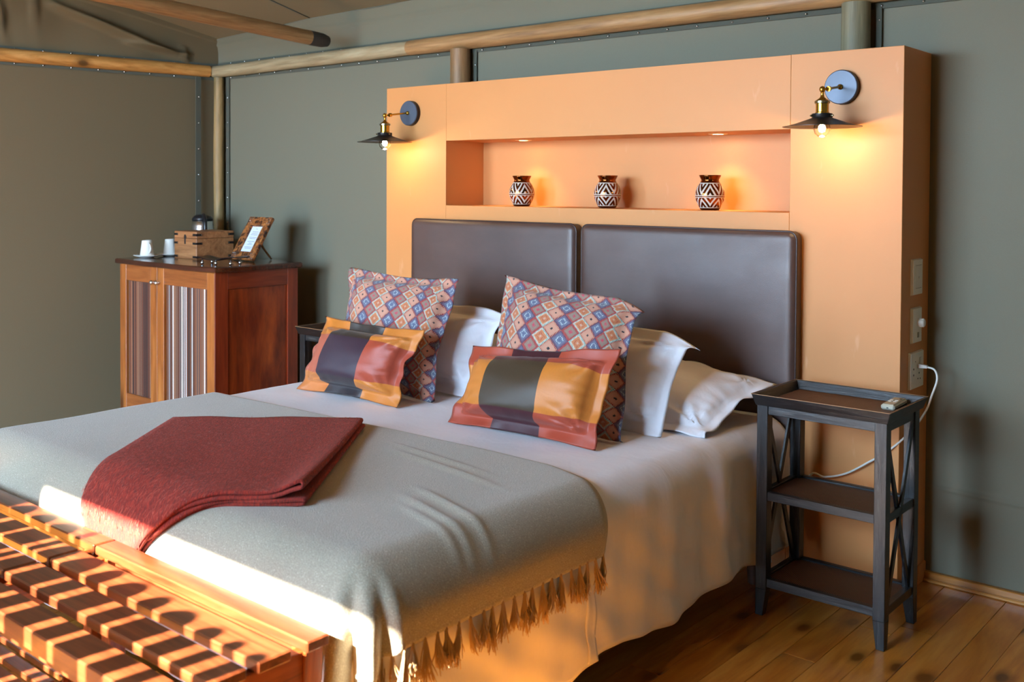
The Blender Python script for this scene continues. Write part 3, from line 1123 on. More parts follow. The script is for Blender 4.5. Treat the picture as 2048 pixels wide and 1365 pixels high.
OR, RU, PU, OL, SL, PL = srgb(214, 128, 46), srgb(176, 72, 48), srgb(48, 34, 50), srgb(62, 52, 34), srgb(46, 46, 50), srgb(64, 24, 36)
M_chk1 = checked('checked_taffeta', 0.52, 0.34, (0.26, 0.72), (0.30, 0.64),
                 [[srgb(212, 126, 62), SL, OR], [srgb(190, 98, 72), PU, RU], [OR, srgb(50, 42, 32), OR]])
M_chk2 = checked('checked_taffeta_two', 0.56, 0.34, (0.25, 0.74), (0.30, 0.62),
                 [[RU, PL, RU], [OR, OL, OR], [RU, PL, RU]])

# back row: two pillows lying against the headboards
pillow('sleeping_pillow', (0.20, -0.54, 0.575), (0.85, -0.53, 0.575), (0.90, -0.13, 0.70), (0.22, -0.12, 0.745), 0.085, 0.045, M_sheet,
       'white pillow lying back against the right headboard pad beside the nightstand', 'pillow', 0.7, 0.45, 1.3, 0.02, 0.012, V((0, -0.3, 1)), 50, 1.3, 'white pillows on the bed', 0.5, backth=0.35)
pillow('sleeping_pillow', (-0.84, -0.52, 0.575), (-0.17, -0.52, 0.575), (-0.15, -0.12, 0.745), (-0.86, -0.12, 0.745), 0.08, 0.045, M_sheet,
       'white pillow lying behind the left patterned cushion, only its top edge showing between the cushions', 'pillow', 0.7, 0.45, 2.2, 0.02, 0.012, V((0, -0.3, 1)), 40, 1.3, 'white pillows on the bed', 0.5, backth=0.35)
# upright white pillows
pillow('upright_pillow', (-0.75, -0.585, 0.565), (-0.100, -0.570, 0.565), (-0.055, -0.42, 0.885), (-0.72, -0.42, 0.90), 0.085, 0.05, M_sheet,
       'white pillow standing upright behind the left patterned cushion', 'pillow', 0.7, 0.42, 3.1, 0.02, 0.010, V((0, -1, 0.2)), 50, 1.2, 'white pillows on the bed', 0.40,
       dog=[(1, 1, 0.02, (0.9, 0.4, -1.6))])
pillow('upright_pillow', (0.08, -0.625, 0.565), (0.742, -0.615, 0.565), (0.755, -0.45, 0.878), (0.10, -0.45, 0.90), 0.085, 0.05, M_sheet,
       'white pillow standing upright behind the right patterned cushion', 'pillow', 0.7, 0.42, 4.4, 0.02, 0.010, V((0, -1, 0.2)), 50, 1.2, 'white pillows on the bed', 0.40,
       dog=[(1, 1, 0.03, (0.8, 0.5, -1.8))])
# square woven cushions
pillow('woven_cushion', (-0.70, -0.735, 0.565), (-0.160, -0.715, 0.565), (-0.150, -0.585, 1.008), (-0.770, -0.580, 1.020), 0.074, 0.036, M_kelim,
       'square diamond-weave cushion standing left, behind the orange-cornered checked cushion', 'cushion', 0.54, 0.50, 5.2, 0.035, 0.009, V((0, -1, 0.2)), 54, 0.8, 'square diamond-weave cushions', 0.27, backth=0.5)
pillow('woven_cushion', (0.115, -0.765, 0.565), (0.690, -0.750, 0.565), (0.652, -0.605, 0.992), (0.085, -0.595, 1.036), 0.074, 0.036, M_kelim2,
       'square diamond-weave cushion standing right, behind the rust-cornered checked cushion', 'cushion', 0.54, 0.50, 6.6, 0.03, 0.009, V((0, -1, 0.2)), 54, 0.8, 'square diamond-weave cushions', 0.27, backth=0.5,
       dog=[(1, 1, 0.02, (0.6, 0.6, -1.8))])
# small checked cushions
pillow('checked_cushion', (-0.715, -0.895, 0.570), (-0.190, -0.865, 0.566), (-0.135, -0.785, 0.842), (-0.690, -0.775, 0.842), 0.088, 0.045, M_chk1,
       'checked satin cushion with orange corners and a purple centre band, on the left', 'cushion', 0.52, 0.34, 7.7, 0.04, 0.014, V((0, -1, 0.25)), 54, 1.2, 'oblong checked satin cushions', 0.25, backth=0.22)
pillow('checked_cushion', (0.110, -0.915, 0.570), (0.684, -0.880, 0.566), (0.700, -0.770, 0.860), (0.085, -0.765, 0.805), 0.090, 0.045, M_chk2,
       'checked satin cushion with rust corners and an olive centre, on the right', 'cushion', 0.56, 0.34, 9.1, 0.035, 0.012, V((0, -1, 0.25)), 54, 1.2, 'oblong checked satin cushions', 0.25, backth=0.22)

# ================================================================== NIGHTSTANDS
def _nswood(name, axis):
    t = NT(name)
    st = {'X': (5, 70, 70), 'Y': (70, 5, 70), 'Z': (70, 70, 5)}[axis]
    v = t.coord(st)
    n = t.noise(v, 1.0, 6, 0.72, 0.8)
    c = t.ramp(n, [(0.36, srgb(6, 6, 9)), (0.54, srgb(20, 21, 25)), (0.74, srgb(72, 72, 72))])
    ge = t.n('ShaderNodeNewGeometry')
    wear = t.math('MULTIPLY', t.ramp(ge.outputs['Pointiness'], [(0.62, (0, 0, 0)), (0.72, (1, 1, 1))]), t.ramp(t.noise(t.coord(), 40, 3), [(0.52, (0, 0, 0)), (0.6, (1, 1, 1))]))
    c = t.mix(0.0, c, srgb(150, 116, 78))
    t.color(c)
    t.setp(Roughness=0.36, Specular_IOR_Level=0.5)
    t.bump(n, 0.5, 0.002)
    return t.m
M_ns = {a: _nswood('black_rubbed_wood_' + a.lower(), a) for a in 'XYZ'}
M_worn = wood('worn_edge', srgb(110, 76, 44), srgb(160, 120, 80), srgb(190, 150, 106), 'X', 0.6)
def _rattan():
    t = NT('brown_rattan')
    v = t.coord((1, 1, 1), 'Object', (0, 0, radians(45)))
    w1 = t.n('ShaderNodeTexWave'); w1.inputs['Scale'].default_value = 55; w1.inputs['Distortion'].default_value = 0.6; w1.bands_direction = 'X'
    w2 = t.n('ShaderNodeTexWave'); w2.inputs['Scale'].default_value = 55; w2.inputs['Distortion'].default_value = 0.6; w2.bands_direction = 'Y'
    t.l(v, w1.inputs[0]); t.l(v, w2.inputs[0])
    h = t.math('MULTIPLY', w1.outputs[1], w2.outputs[1])
    t.color(t.ramp(h, [(0.0, srgb(44, 24, 16)), (0.5, srgb(112, 66, 36)), (1.0, srgb(160, 104, 60))]))
    t.setp(Roughness=0.5)
    t.bump(h, 0.6, 0.003)
    return t.m
M_rattan = _rattan()

NSW, NSD = 0.411, 0.277   # leg-to-leg outer footprint
def make_nightstand(loc, label):
    t = thing('nightstand', loc, label, 'nightstand', group='black rattan nightstands beside the bed')
    hw, hd = NSW / 2, NSD / 2
    lw = 0.036
    for sx in (-1, 1):
        for sy in (-1, 1):
            mb = MB()
            x0, x1 = (sx * hw, sx * (hw - lw)); y0, y1 = (sy * hd, sy * (hd - lw))
            xt0, xt1 = sorted((x0, x1)); yt0, yt1 = sorted((y0, y1))
            # foot tapers from outside in below the lower shelf
            k = 0.012
            xb0, xb1 = (xt0 + (0 if sx > 0 else 0.0), xt1) if False else (xt0, xt1)
            def ring(z, tp):
                a0, a1 = xt0, xt1
                b0, b1 = yt0, yt1
                if sx > 0: a0 += tp
                else: a1 -= tp
                if sy > 0: b0 += tp
                else: b1 -= tp
                return [(a0, b0, z), (a1, b0, z), (a1, b1, z), (a0, b1, z)]
            mb.hexa(ring(0.0, 0.011) + ring(0.085, 0.0), 0.0012)
            mb.hexa(ring(0.085, 0.0) + ring(0.668, 0.0), 0.0012)
            mb.build('leg', M_ns['Z'], t)
    # apron rails under the tray
    for (name, zt, zb, ins) in (('apron', 0.668, 0.640, 0.004),):
        for sy in (-1, 1):
            y = sy * (hd - ins)
            MB().box(-hw + lw, hw - lw, min(y, y - sy * 0.018), max(y, y - sy * 0.018), zb, zt, 0.001).build('apron', M_ns['X'], t)
        for sx in (-1, 1):
            x = sx * (hw - ins)
            MB().box(min(x, x - sx * 0.018), max(x, x - sx * 0.018), -hd + lw, hd - lw, zb, zt, 0.001).build('apron', M_ns['Y'], t)
    # shelves
    for zt in (0.395, 0.120):
        sh = MB().box(-hw + 0.022, hw - 0.022, -hd + 0.022, hd - 0.022, zt - 0.014, zt - 0.007).build('shelf', M_rattan, t)
        fr = []
        MB().box(-hw + lw, hw - lw, -hd + 0.004, -hd + 0.024, zt - 0.027, zt, 0.0012).build('shelf_rail', M_ns['X'], sh)
        MB().box(-hw + lw, hw - lw, hd - 0.024, hd - 0.004, zt - 0.027, zt, 0.0012).build('shelf_rail', M_ns['X'], sh)
        MB().box(-hw + 0.004, -hw + 0.024, -hd + lw, hd - lw, zt - 0.027, zt, 0.0012).build('shelf_rail', M_ns['Y'], sh)
        MB().box(hw - 0.024, hw - 0.004, -hd + lw, hd - lw, zt - 0.027, zt, 0.0012).build('shelf_rail', M_ns['Y'], sh)
    # crossed braces on the sides
    for sx in (-1, 1):
        x = sx * (hw - 0.008)
        for (ya, yb, off_) in ((-1, 1, 0.0), (1, -1, -0.0085 * sx)):
            A = V((x + off_, ya * (hd - lw), 0.118)); B = V((x + off_, yb * (hd - lw), 0.642))
            d = (B - A).normalized(); s = V((0, d.z, -d.y)) * 0.0095
            ht = V((0.004, 0, 0))
            mb = MB().hexa([A - s - ht, A - s + ht, A + s + ht, A + s - ht, B - s - ht, B - s + ht, B + s + ht, B + s - ht], 0.0008)
            bmx = mb
            mb.build('cross_brace', M_ns['Z'], t)
    # tray top: base board, rattan inset, four flared rims
    TX0, TX1, TY0, TY1 = -hw - 0.0125, hw + 0.0155, -hd - 0.017, hd + 0.0565 - 0.02
    tr = MB().box(-hw - 0.002, hw + 0.002, -hd - 0.004, hd + 0.018, 0.668, 0.676, 0.001).build('tray', M_ns['X'], t)
    MB().box(-hw + 0.018, hw - 0.018, -hd + 0.014, hd - 0.004, 0.674, 0.6785).build('rattan_inset', M_rattan, tr)
    zt = 0.7035
    def rim(o0, o1, i0, i1, m, nm='rim'):
        # o = outer bottom line (two points), flares out to top
        pass
    def rimbar(a, b, outn, m):
        a, b = V(a), V(b); n_ = V(outn)
        along = (b - a).normalized()
        f = 0.011
        th_ = 0.011
        mt = f
        c = [a, b, b - n_ * th_ - along * th_, a - n_ * th_ + along * th_]
        tp = [a + n_ * f - along * mt, b + n_ * f + along * mt, b + n_ * (f - th_ * 0.75) + along * (mt - th_ * 0.75), a + n_ * (f - th_ * 0.75) - along * (mt - th_ * 0.75)]
        c = [p + V((0, 0, 0.668)) for p in c]; tp = [p + V((0, 0, zt)) for p in tp]
        MB().hexa(c + tp, 0.0012).build('rim', m, tr)
        e = MB().tube([tp[0], tp[1]], 0.0010, 4); e.build('worn_edge', M_worn, tr)
    x0, x1, y0, y1 = -hw - 0.002, hw + 0.004, -hd - 0.006, hd + 0.020
    rimbar((x0, y0, 0), (x1, y0, 0), (0, -1, 0), M_ns['X'])
    rimbar((x1, y0, 0), (x1, y1, 0), (1, 0, 0), M_ns['Y'])
    rimbar((x1, y1, 0), (x0, y1, 0), (0, 1, 0), M_ns['X'])
    rimbar((x0, y1, 0), (x0, y0, 0), (-1, 0, 0), M_ns['Y'])
    return t
ns1 = make_nightstand((0.9615 + NSW / 2, -0.3948 + NSD / 2, 0), 'black rubbed wooden nightstand with rattan shelves, right of the bed')
ns2 = copy_tree(ns1)
ns2.location = (-1.351 + NSW / 2 + 0.004, -0.385 + NSD / 2, 0)
ns2['label'] = 'black nightstand left of the bed, mostly hidden behind the cushions'

# remote ------------------------------------------------------------------
rm = thing('remote_control', (1.318, -0.188, 0.6787), 'small cream remote control lying on the right nightstand tray', 'remote', radians(3))
MB().box(-0.021, 0.021, -0.066, 0.066, 0, 0.017, 0.005).build('body', plain('remote_shell', srgb(206, 204, 184), 0.35), rm)
MB().box(-0.0165, 0.0165, -0.058, 0.060, 0.0168, 0.0182, 0.0006).build('face_plate', plain('remote_face', srgb(170, 160, 136), 0.4), rm)
for (bx, by) in ((-0.008, -0.014), (0.008, -0.014), (-0.008, 0.004), (0.008, 0.004)):
    MB().box(bx - 0.0055, bx + 0.0055, by - 0.006, by + 0.006, 0.018, 0.0205, 0.001).build('button', M_white, rm)
MB().box(-0.0135, 0.0135, 0.02, 0.05, 0.0181, 0.0188).build('screen', plain('remote_screen', srgb(96, 100, 84), 0.2), rm)
MB().box(-0.003, 0.003, -0.0664, -0.0655, 0.006, 0.009).build('sensor', M_black, rm)

# ================================================================== SWITCH PLATES
FX = PX1
def plate(name, yc, zc, w, h, label, cat='switch', grp=None):
    t = thing(name, (FX, yc, zc), label, cat, group=grp)
    pr, be = 0.009, 0.006
    mb = MB().hexa([(0, -w / 2, -h / 2), (pr, -w / 2 + be, -h / 2 + be * .5), (pr, w / 2 - be, -h / 2 + be * .5), (0, w / 2, -h / 2),
                    (0, -w / 2, h / 2), (pr, -w / 2 + be, h / 2 - be * .5), (pr, w / 2 - be, h / 2 - be * .5), (0, w / 2, h / 2)], 0.0015, 2)
    mb.build('cover_plate', M_white_dim, t)
    return t, pr
t, pr = plate('light_switch', 0.133, 1.058, 0.098, 0.122, 'white blank light switch plate, topmost of three on the partition edge')
MB().box(pr - 0.001, pr + 0.001, -0.022, 0.030, -0.036, 0.038, 0.0006).build('rocker', M_white, t)
MB().lathe([(0.005, 0), (0.0045, 0.003), (0.0001, 0.004)], 14, (pr, 0.004, -0.002), 'X').build('indicator', M_white, t, smooth=True)
for z in (-0.0375, 0.0395):
    MB().box(pr - 0.0005, pr + 0.0003, -0.024, 0.032, z - 0.0006, z + 0.0006).build('joint_line', plain('joint_grey', srgb(120, 112, 100), 0.6), t)
t, pr = plate('dimmer_switch', 0.133, 0.896, 0.094, 0.120, 'white dimmer switch plate with a round ribbed knob on the partition edge')
k_ = MB().lathe([(0.0135, 0), (0.0140, 0.004), (0.0135, 0.018), (0.011, 0.0205), (0.0001, 0.021)], 24, (pr, 0.010, 0.008), 'X').build('knob', M_white, t, smooth=True, auto=50)
mb = MB()
for i in range(12):
    q = 2 * pi * i / 12
    mb.box(pr + 0.004, pr + 0.017, 0.010 + 0.0138 * cos(q) - 0.0008, 0.010 + 0.0138 * cos(q) + 0.0008, 0.008 + 0.0138 * sin(q) - 0.0008, 0.008 + 0.0138 * sin(q) + 0.0008)
mb.build('ribs', M_white_dim, k_)
MB().box(pr - 0.0005, pr + 0.0015, 0.0, 0.014, -0.042, -0.024, 0.0005).build('toggle', plain('toggle_grey', srgb(150, 142, 124), 0.4), t)
t, pr = plate('wall_socket', 0.138, 0.745, 0.132, 0.125, 'white three-pin wall socket with a cable plugged in, lowest on the partition edge', 'socket')
for (y, z, r) in ((-0.036, 0.006, 0.0035), (-0.036, -0.014, 0.0035), (0.006, -0.030, 0.0028), (0.028, -0.032, 0.0028), (0.017, -0.012, 0.0034), (-0.02, 0.030, 0.002)):
    MB().lathe([(r, 0), (r, 0.0006)], 10, (pr, y, z), 'X').build('pin_hole', M_black, t)
for (y, z) in ((0.026, 0.036), (0.026, 0.024)):
    MB().box(pr, pr + 0.004, y - 0.008, y + 0.008, z - 0.005, z + 0.005, 0.001).build('rocker', M_white, t)
cb = thing('charging_cable', (FX + 0.010, 0.145, 0.758), 'white cable plugged into the socket and looping down behind the right nightstand', 'cable')
def catmull(P, n=8):
    P = [V(p) for p in P]
    P = [P[0] * 2 - P[1]] + P + [P[-1] * 2 - P[-2]]
    out = []
    for i in range(1, len(P) - 2):
        for j in range(n):
            t_ = j / n
            a, b, c, d_ = P[i - 1], P[i], P[i + 1], P[i + 2]
            out.append(0.5 * ((2 * b) + (c - a) * t_ + (2 * a - 5 * b + 4 * c - d_) * t_ ** 2 + (3 * b - a - 3 * c + d_) * t_ ** 3))
    out.append(P[-2])
    return out
MB().hexa([(0, -0.011, -0.007), (0.03, -0.007, -0.005), (0.03, 0.007, -0.005), (0, 0.011, -0.007), (0, -0.011, 0.007), (0.03, -0.007, 0.004), (0.03, 0.007, 0.004), (0, 0.011, 0.007)], 0.002, 2).build('plug', M_cable, cb)
base = V((FX + 0.010, 0.145, 0.758))
cab = [(1.305, 0.145, 0.757), (1.332, 0.143, 0.750), (1.343, 0.135, 0.72), (1.332, 0.120, 0.67), (1.320, 0.10, 0.62), (1.300, 0.03, 0.565), (1.240, -0.012, 0.495),
       (1.174, -0.02, 0.445), (1.10, -0.02, 0.395), (1.028, -0.02, 0.370), (0.98, -0.02, 0.372), (0.95, -0.03, 0.30), (0.93, -0.03, 0.1)]
MB().tube([p - base for p in catmull(cab)], 0.0035, 8).build('cord', M_cable, cb, smooth=True)

# ================================================================== WALL LAMPS
def glow(name, col, st):
    t = NT(name)
    t.color((0.9, 0.85, 0.7))
    t.p.inputs['Emission Color'].default_value = (*col, 1)
    t.p.inputs['Emission Strength'].default_value = st
    return t.m
M_fil = glow('bulb_glow', (1.0, 0.74, 0.42), 140)
def _glass():
    t = NT('clear_bulb_glass')
    t.color((1, 0.97, 0.9))
    t.setp(Roughness=0.02, Transmission_Weight=1.0, IOR=1.12)
    return t.m
M_glass = _glass()
def make_lamp(x, shade_dx, label, y_ball=-0.125):
    t = thing('wall_lamp', (x, 0, 1.693), label, 'wall lamp', group='brass and black swing-arm lamps on the partition')
    pl_ = MB().lathe([(0.0575, 0), (0.0575, -0.020), (0.055, -0.0235), (0.0001, -0.0245)], 48, axis='Y').build('wall_plate', M_disc, t, smooth=True, auto=35)
    MB().lathe([(0.0582, -0.0005), (0.0582, -0.0195)], 48, axis='Y', caps=False).build('plate_rim', M_disc_rim, pl_, smooth=True)
    sx, sy = shade_dx, -0.150
    bz = -0.017
    ball = V((sx, sy, bz + 0.0))
    # boss and arm
    MB().lathe([(0.010, -0.024), (0.009, -0.030), (0.0065, -0.034)], 20, axis='Y').build('boss', M_brass, t, smooth=True)
    A, B = V((0, -0.030, 0)), ball + V((0.012, 0.016, 0.002))
    d = (B - A)
    MB().tube([A, A + d * 0.9], 0.0042, 12).build('arm', M_brass, t, smooth=True, auto=50)
    MB().tube([A + d * 0.88, A + d * 0.90, A + d * 1.0], [0.0042, 0.0088, 0.0088], 16).tube([A + d * 1.0, ball], 0.0035, 10).build('arm_joint', M_brass, t, smooth=True, auto=40)
    hd_ = MB().lathe([(0.0001, 0.0105), (0.005, 0.0092), (0.0085, 0.0065), (0.0105, 0.0), (0.0085, -0.0065), (0.0055, -0.0095), (0.0055, -0.020), (0.0075, -0.026), (0.012, -0.030), (0.0205, -0.036), (0.0215, -0.0375)], 28, ball)
    hd_.build('swivel', M_brass, t, smooth=True, auto=60)
    MB().lathe([(0.0215, -0.0375), (0.0245, -0.0385), (0.0245, -0.0455), (0.0215, -0.047)], 28, ball).build('collar', M_brass2, t, smooth=True, auto=40)
    MB().lathe([(0.0205, -0.046), (0.0205, -0.074), (0.0235, -0.077), (0.0235, -0.080)], 28, ball).build('socket', M_brass, t, smooth=True, auto=40)
    sh = MB().lathe([(0.0305, -0.079), (0.0330, -0.080), (0.0330, -0.0925), (0.034, -0.094), (0.075, -0.1085), (0.112, -0.1195), (0.126, -0.1215),
                     (0.126, -0.1228), (0.112, -0.1210), (0.075, -0.1100), (0.030, -0.0955), (0.0280, -0.0805)], 64, ball)
    s_ = sh.build('shade', M_blackmetal, t, smooth=True, auto=40)
    for q in (radians(-130), radians(-10), radians(110)):
        c = ball + V((0.033 * cos(q), 0.033 * sin(q), -0.0865))
        o_ = V((cos(q), sin(q), 0))
        MB().tube([c, c + o_ * 0.005], [0.0028, 0.0028], 10).tube([c + o_ * 0.005, c + o_ * 0.0085], [0.0036, 0.003], 10).build('thumb_screw', M_brass2, s_, smooth=True, auto=40)
    bulb = MB().lathe([(0.012, -0.083), (0.0135, -0.096), (0.019, -0.106), (0.0255, -0.118), (0.0275, -0.130), (0.0235, -0.144), (0.0135, -0.154), (0.0001, -0.157)], 28, ball).build('bulb', M_glass, t, smooth=True)
    MB().lathe([(0.0001, -0.112), (0.010, -0.116), (0.0135, -0.127), (0.010, -0.139), (0.0001, -0.143)], 18, ball).build('filament', M_fil, bulb, smooth=True)
    ld = bpy.data.lights.new('bulb_light', 'POINT')
    ld.energy = 2.9
    ld.color = (1.0, 0.70, 0.34)
    ld.shadow_soft_size = 0.016
    lo = bpy.data.objects.new('bulb_light', ld); COL.objects.link(lo); lo.parent = t
    lo.location = ball + V((0, 0, -0.165))
    return t
make_lamp(-1.010, -0.020, 'brass and black wall lamp at the left end of the orange partition')
make_lamp(1.066, -0.008, 'brass and black wall lamp at the right end, near the switches')

# recessed downlights in the niche ceiling
M_lens = glow('downlight_lens', (1.0, 0.68, 0.30), 30)
for i, (x, lab) in enumerate(((-0.455, 'recessed downlight in the niche ceiling above the left vase'), (0.512, 'recessed downlight in the niche ceiling above the right vase'))):
    t = thing('downlight', (x, 0.150, NZ1), lab, 'downlight', group='downlights in the niche ceiling')
    MB().lathe([(0.024, 0.0), (0.026, -0.0025), (0.036, -0.0015), (0.037, 0.0)], 32, caps=False).build('trim_ring', plain('ring_white', srgb(236, 210, 170), 0.4), t, smooth=True)
    MB().lathe([(0.0001, -0.0012), (0.0235, -0.0012)], 28, caps=False).build('lens', M_lens, t, smooth=True)
    ld = bpy.data.lights.new('downlight_lamp', 'SPOT')
    ld.energy = 10.5; ld.color = (1.0, 0.68, 0.30); ld.spot_size = radians(100); ld.spot_blend = 0.9; ld.shadow_soft_size = 0.02
    lo = bpy.data.objects.new('downlight_lamp', ld); COL.objects.link(lo); lo.parent = t; lo.location = (0, 0, -0.004)

# ================================================================== VASES
def _vase():
    t = NT('copper_zigzag_glaze')
    uvn = t.n('ShaderNodeUVMap')
    sp = t.n('ShaderNodeSeparateXYZ'); t.l(uvn.outputs[0], sp.inputs[0])
    U, Vv = sp.outputs[0], sp.outputs[1]
    tri = lambda k, ph: t.math('ABSOLUTE', t.math('SUBTRACT', t.math('FRACT', t.math('ADD', t.math('MULTIPLY', U, float(k)), ph)), 0.5))
    def band(lo, hi, lines, k, ph, amp):
        """zigzag lines between two heights"""
        z = t.math('DIVIDE', t.math('SUBTRACT', Vv, lo), hi - lo)
        inside = t.math('MULTIPLY', t.math('GREATER_THAN', z, 0.0), t.math('LESS_THAN', z, 1.0))
        q = t.math('ADD', z, t.math('MULTIPLY', tri(k, ph), amp))
        fr = t.math('FRACT', t.math('MULTIPLY', q, lines))
        ln = t.math('LESS_THAN', fr, 0.44)
        edge = t.math('MAXIMUM', t.math('LESS_THAN', z, 0.07), t.math('GREATER_THAN', z, 0.93))
        return t.math('MULTIPLY', inside, t.math('MAXIMUM', ln, edge))
    w = t.math('MAXIMUM', band(0.40, 0.78, 1.6, 5, 0.0, 2.4), band(0.06, 0.375, 1.6, 5, 0.5, 2.2))
    v = t.coord()
    cop = t.mix(t.noise(v, 30, 3), srgb(104, 58, 30), srgb(150, 88, 44))
    t.color(t.mix(w, cop, srgb(196, 186, 172)))
    t.l(t.math('SUBTRACT', 1.0, w), t.p.inputs['Metallic'])
    t.l(t.math('ADD', 0.12, t.math('MULTIPLY', w, 0.35)), t.p.inputs['Roughness'])
    t.bump(w, 0.5, 0.002)
    return t.m
M_vase = _vase()
M_copper_in = plain('copper_inside', srgb(180, 104, 52), 0.15, 1.0)
def make_vase():
    prof_ = [(0.0001, 0.0), (0.032, 0.0), (0.037, 0.004), (0.0445, 0.018), (0.0535, 0.038), (0.0565, 0.056), (0.0545, 0.074), (0.047, 0.092), (0.0375, 0.106), (0.034, 0.113),
             (0.0345, 0.118), (0.041, 0.130), (0.0425, 0.1345), (0.0405, 0.1345), (0.033, 0.118), (0.032, 0.110), (0.040, 0.095), (0.045, 0.06), (0.03, 0.01), (0.0001, 0.008)]
    n = 64
    vs, fs, uv = [], [], []
    for (r, z) in prof_:
        for k in range(n + 1):
            q = 2 * pi * k / n
            vs.append((r * cos(q), r * sin(q), z)); uv.append((k / n, z / 0.1345))
    for i in range(len(prof_) - 1):
        for k in range(n):
            a = i * (n + 1) + k
            fs.append((a, a + 1, a + n + 2, a + n + 1))
    o = mesh_obj('zigzag_vase', vs, fs, M_vase, None, True, uv)
    return o
v0 = make_vase(); v0.location = (-0.446, 0.130, NZ0)
tag(v0, 'copper vase with white zigzags in the niche, nearest the left end', 'vase', 'copper zigzag vases in the niche')
for (x, lab, rz) in ((0.014, 'copper vase with white zigzags standing in the middle of the niche', 0.8), (0.491, 'copper vase with white zigzags in the niche, nearest the right end', 2.1)):
    c = v0.copy(); COL.objects.link(c); c.location = (x, 0.130, NZ0); c.rotation_euler = (0, 0, rz); c['label'] = lab

# ================================================================== CABINET
M_cab_side = wood('mahogany_side', srgb(64, 16, 6), srgb(124, 42, 14), srgb(190, 88, 30), 'Z', 0.28, 0.9, 5, False, 0.5)
M_cab_rail = wood('mahogany_rail', srgb(84, 26, 12), srgb(118, 42, 18), srgb(142, 60, 28), 'Y', 0.3, 1, 14, False, 0.5)
M_cab_railz = wood('mahogany_post', srgb(92, 28, 14), srgb(130, 46, 20), srgb(150, 62, 28), 'Z', 0.3, 1, 14, False, 0.5)
M_cab_front = wood('honey_door_frame', srgb(118, 60, 22), srgb(162, 92, 38), srgb(186, 118, 58), 'Z', 0.35, 1, 12, True, 0.35)
M_cab_frontx = wood('honey_door_rail', srgb(104, 52, 20), srgb(142, 78, 34), srgb(168, 100, 50), 'X', 0.35, 1, 12, False, 0.35)
M_cab_top = wood('dark_glossy_top', srgb(46, 18, 10), srgb(66, 28, 16), srgb(90, 40, 22), 'X', 0.16, 1, 12, False, 0.6)
CX0, CX1, CY0, CY1, CZ = -2.800, -1.905, -0.465, 0.040, 0.95
cabt = thing('drinks_cabinet', ((CX0 + CX1) / 2, (CY0 + CY1) / 2, 0), 'red-brown wooden cabinet with two reeded doors in the corner', 'cabinet')
OX, OY = (CX0 + CX1) / 2, (CY0 + CY1) / 2
hx, hy = (CX1 - CX0) / 2, (CY1 - CY0) / 2
# top with a wavy front edge
mb = MB()
nt = 40
def top_y(u):
    return -hy - 0.022 - 0.016 * sin(pi * u) ** 2 + 0.006 * cos(4 * pi * u)
for z, ins in ((0.922, 0.006), (0.926, 0.0), (0.944, 0.0), (0.95, 0.006)):
    for i in range(nt + 1):
        u = i / nt
        mb.v.append(V((-hx - 0.03 + ins + (2 * hx + 0.055 - 2 * ins) * u, top_y(u) + ins, z)))
    mb.v.append(V((hx + 0.025 - ins, hy + 0.01 - ins, z))); mb.v.append(V((-hx - 0.03 + ins, hy + 0.01 - ins, z)))
m_ = nt + 3
for l in range(3):
    for i in range(m_):
        j = (i + 1) % m_
        mb.f.append((l * m_ + i, l * m_ + j, (l + 1) * m_ + j, (l + 1) * m_ + i))
mb.f.append(tuple(3 * m_ + i for i in range(m_))); mb.f.append(tuple(reversed(range(m_))))
mb.build('top', M_cab_top, cabt)
# sides: posts, rails, panel
for sx in (-1, 1):
    xo = sx * hx
    def bx(y0, y1, z0, z1, ins, th_, name, mat):
        xa, xb = sorted((xo - sx * ins, xo - sx * (ins + th_)))
        return MB().box(xa, xb, y0, y1, z0, z1, 0.0015).build(name, mat, cabt)
    bx(-hy, -hy + 0.075, 0.03, 0.922, 0, 0.03, 'side_post', M_cab_railz)
    bx(hy - 0.065, hy, 0.03, 0.922, 0, 0.03, 'side_post', M_cab_railz)
    bx(-hy + 0.075, hy - 0.065, 0.835, 0.922, 0.001, 0.028, 'side_rail', M_cab_rail)
    bx(-hy + 0.075, hy - 0.065, 0.10, 0.19, 0.001, 0.028, 'side_rail', M_cab_rail)
    bx(-hy + 0.075, hy - 0.065, 0.19, 0.835, 0.010, 0.012, 'side_panel', M_cab_side)
MB().box(-hx + 0.03, hx - 0.03, hy - 0.012, hy - 0.002, 0.10, 0.92).build('back_panel', M_cab_side, cabt)
MB().box(-hx + 0.03, hx - 0.03, -hy + 0.03, hy - 0.012, 0.10, 0.115).build('bottom_shelf', M_cab_side, cabt)
MB().box(-hx + 0.03, hx - 0.03, -hy + 0.004, -hy + 0.024, 0.03, 0.118, 0.001).build('plinth', M_cab_frontx, cabt)
# doors
def reed_mat():
    t = NT('striped_reeds')
    tc = t.n('ShaderNodeTexCoord'); sp = t.n('ShaderNodeSeparateXYZ'); t.l(tc.outputs['Object'], sp.inputs[0])
    cell = t.math('FLOOR', t.math('DIVIDE', sp.outputs[0], 0.0092))
    wn = t.n('ShaderNodeTexWhiteNoise'); wn.noise_dimensions = '1D'; t.l(cell, wn.inputs['W'])
    lf = t.math('MULTIPLY', t.math('ADD', sp.outputs[0], 0.30), 0.62)
    val = t.math('ADD', t.math('MULTIPLY', wn.outputs['Value'], 0.74), t.math('MULTIPLY', lf, 0.75))
    c = t.ramp(val, [(0.0, srgb(30, 16, 12)), (0.2, srgb(92, 48, 28)), (0.38, srgb(124, 72, 44)), (0.5, srgb(36, 22, 20)), (0.66, srgb(140, 96, 68)), (0.78, srgb(52, 44, 50)), (0.86, srgb(220, 216, 208))])
    t.color(c)
    t.setp(Roughness=0.6, Specular_IOR_Level=0.25)
    return t.m
M_reed = reed_mat()
ymax = -hy
dx_mid = -2.44 - OX + 0.02
dx_mid = -2.425 - OX
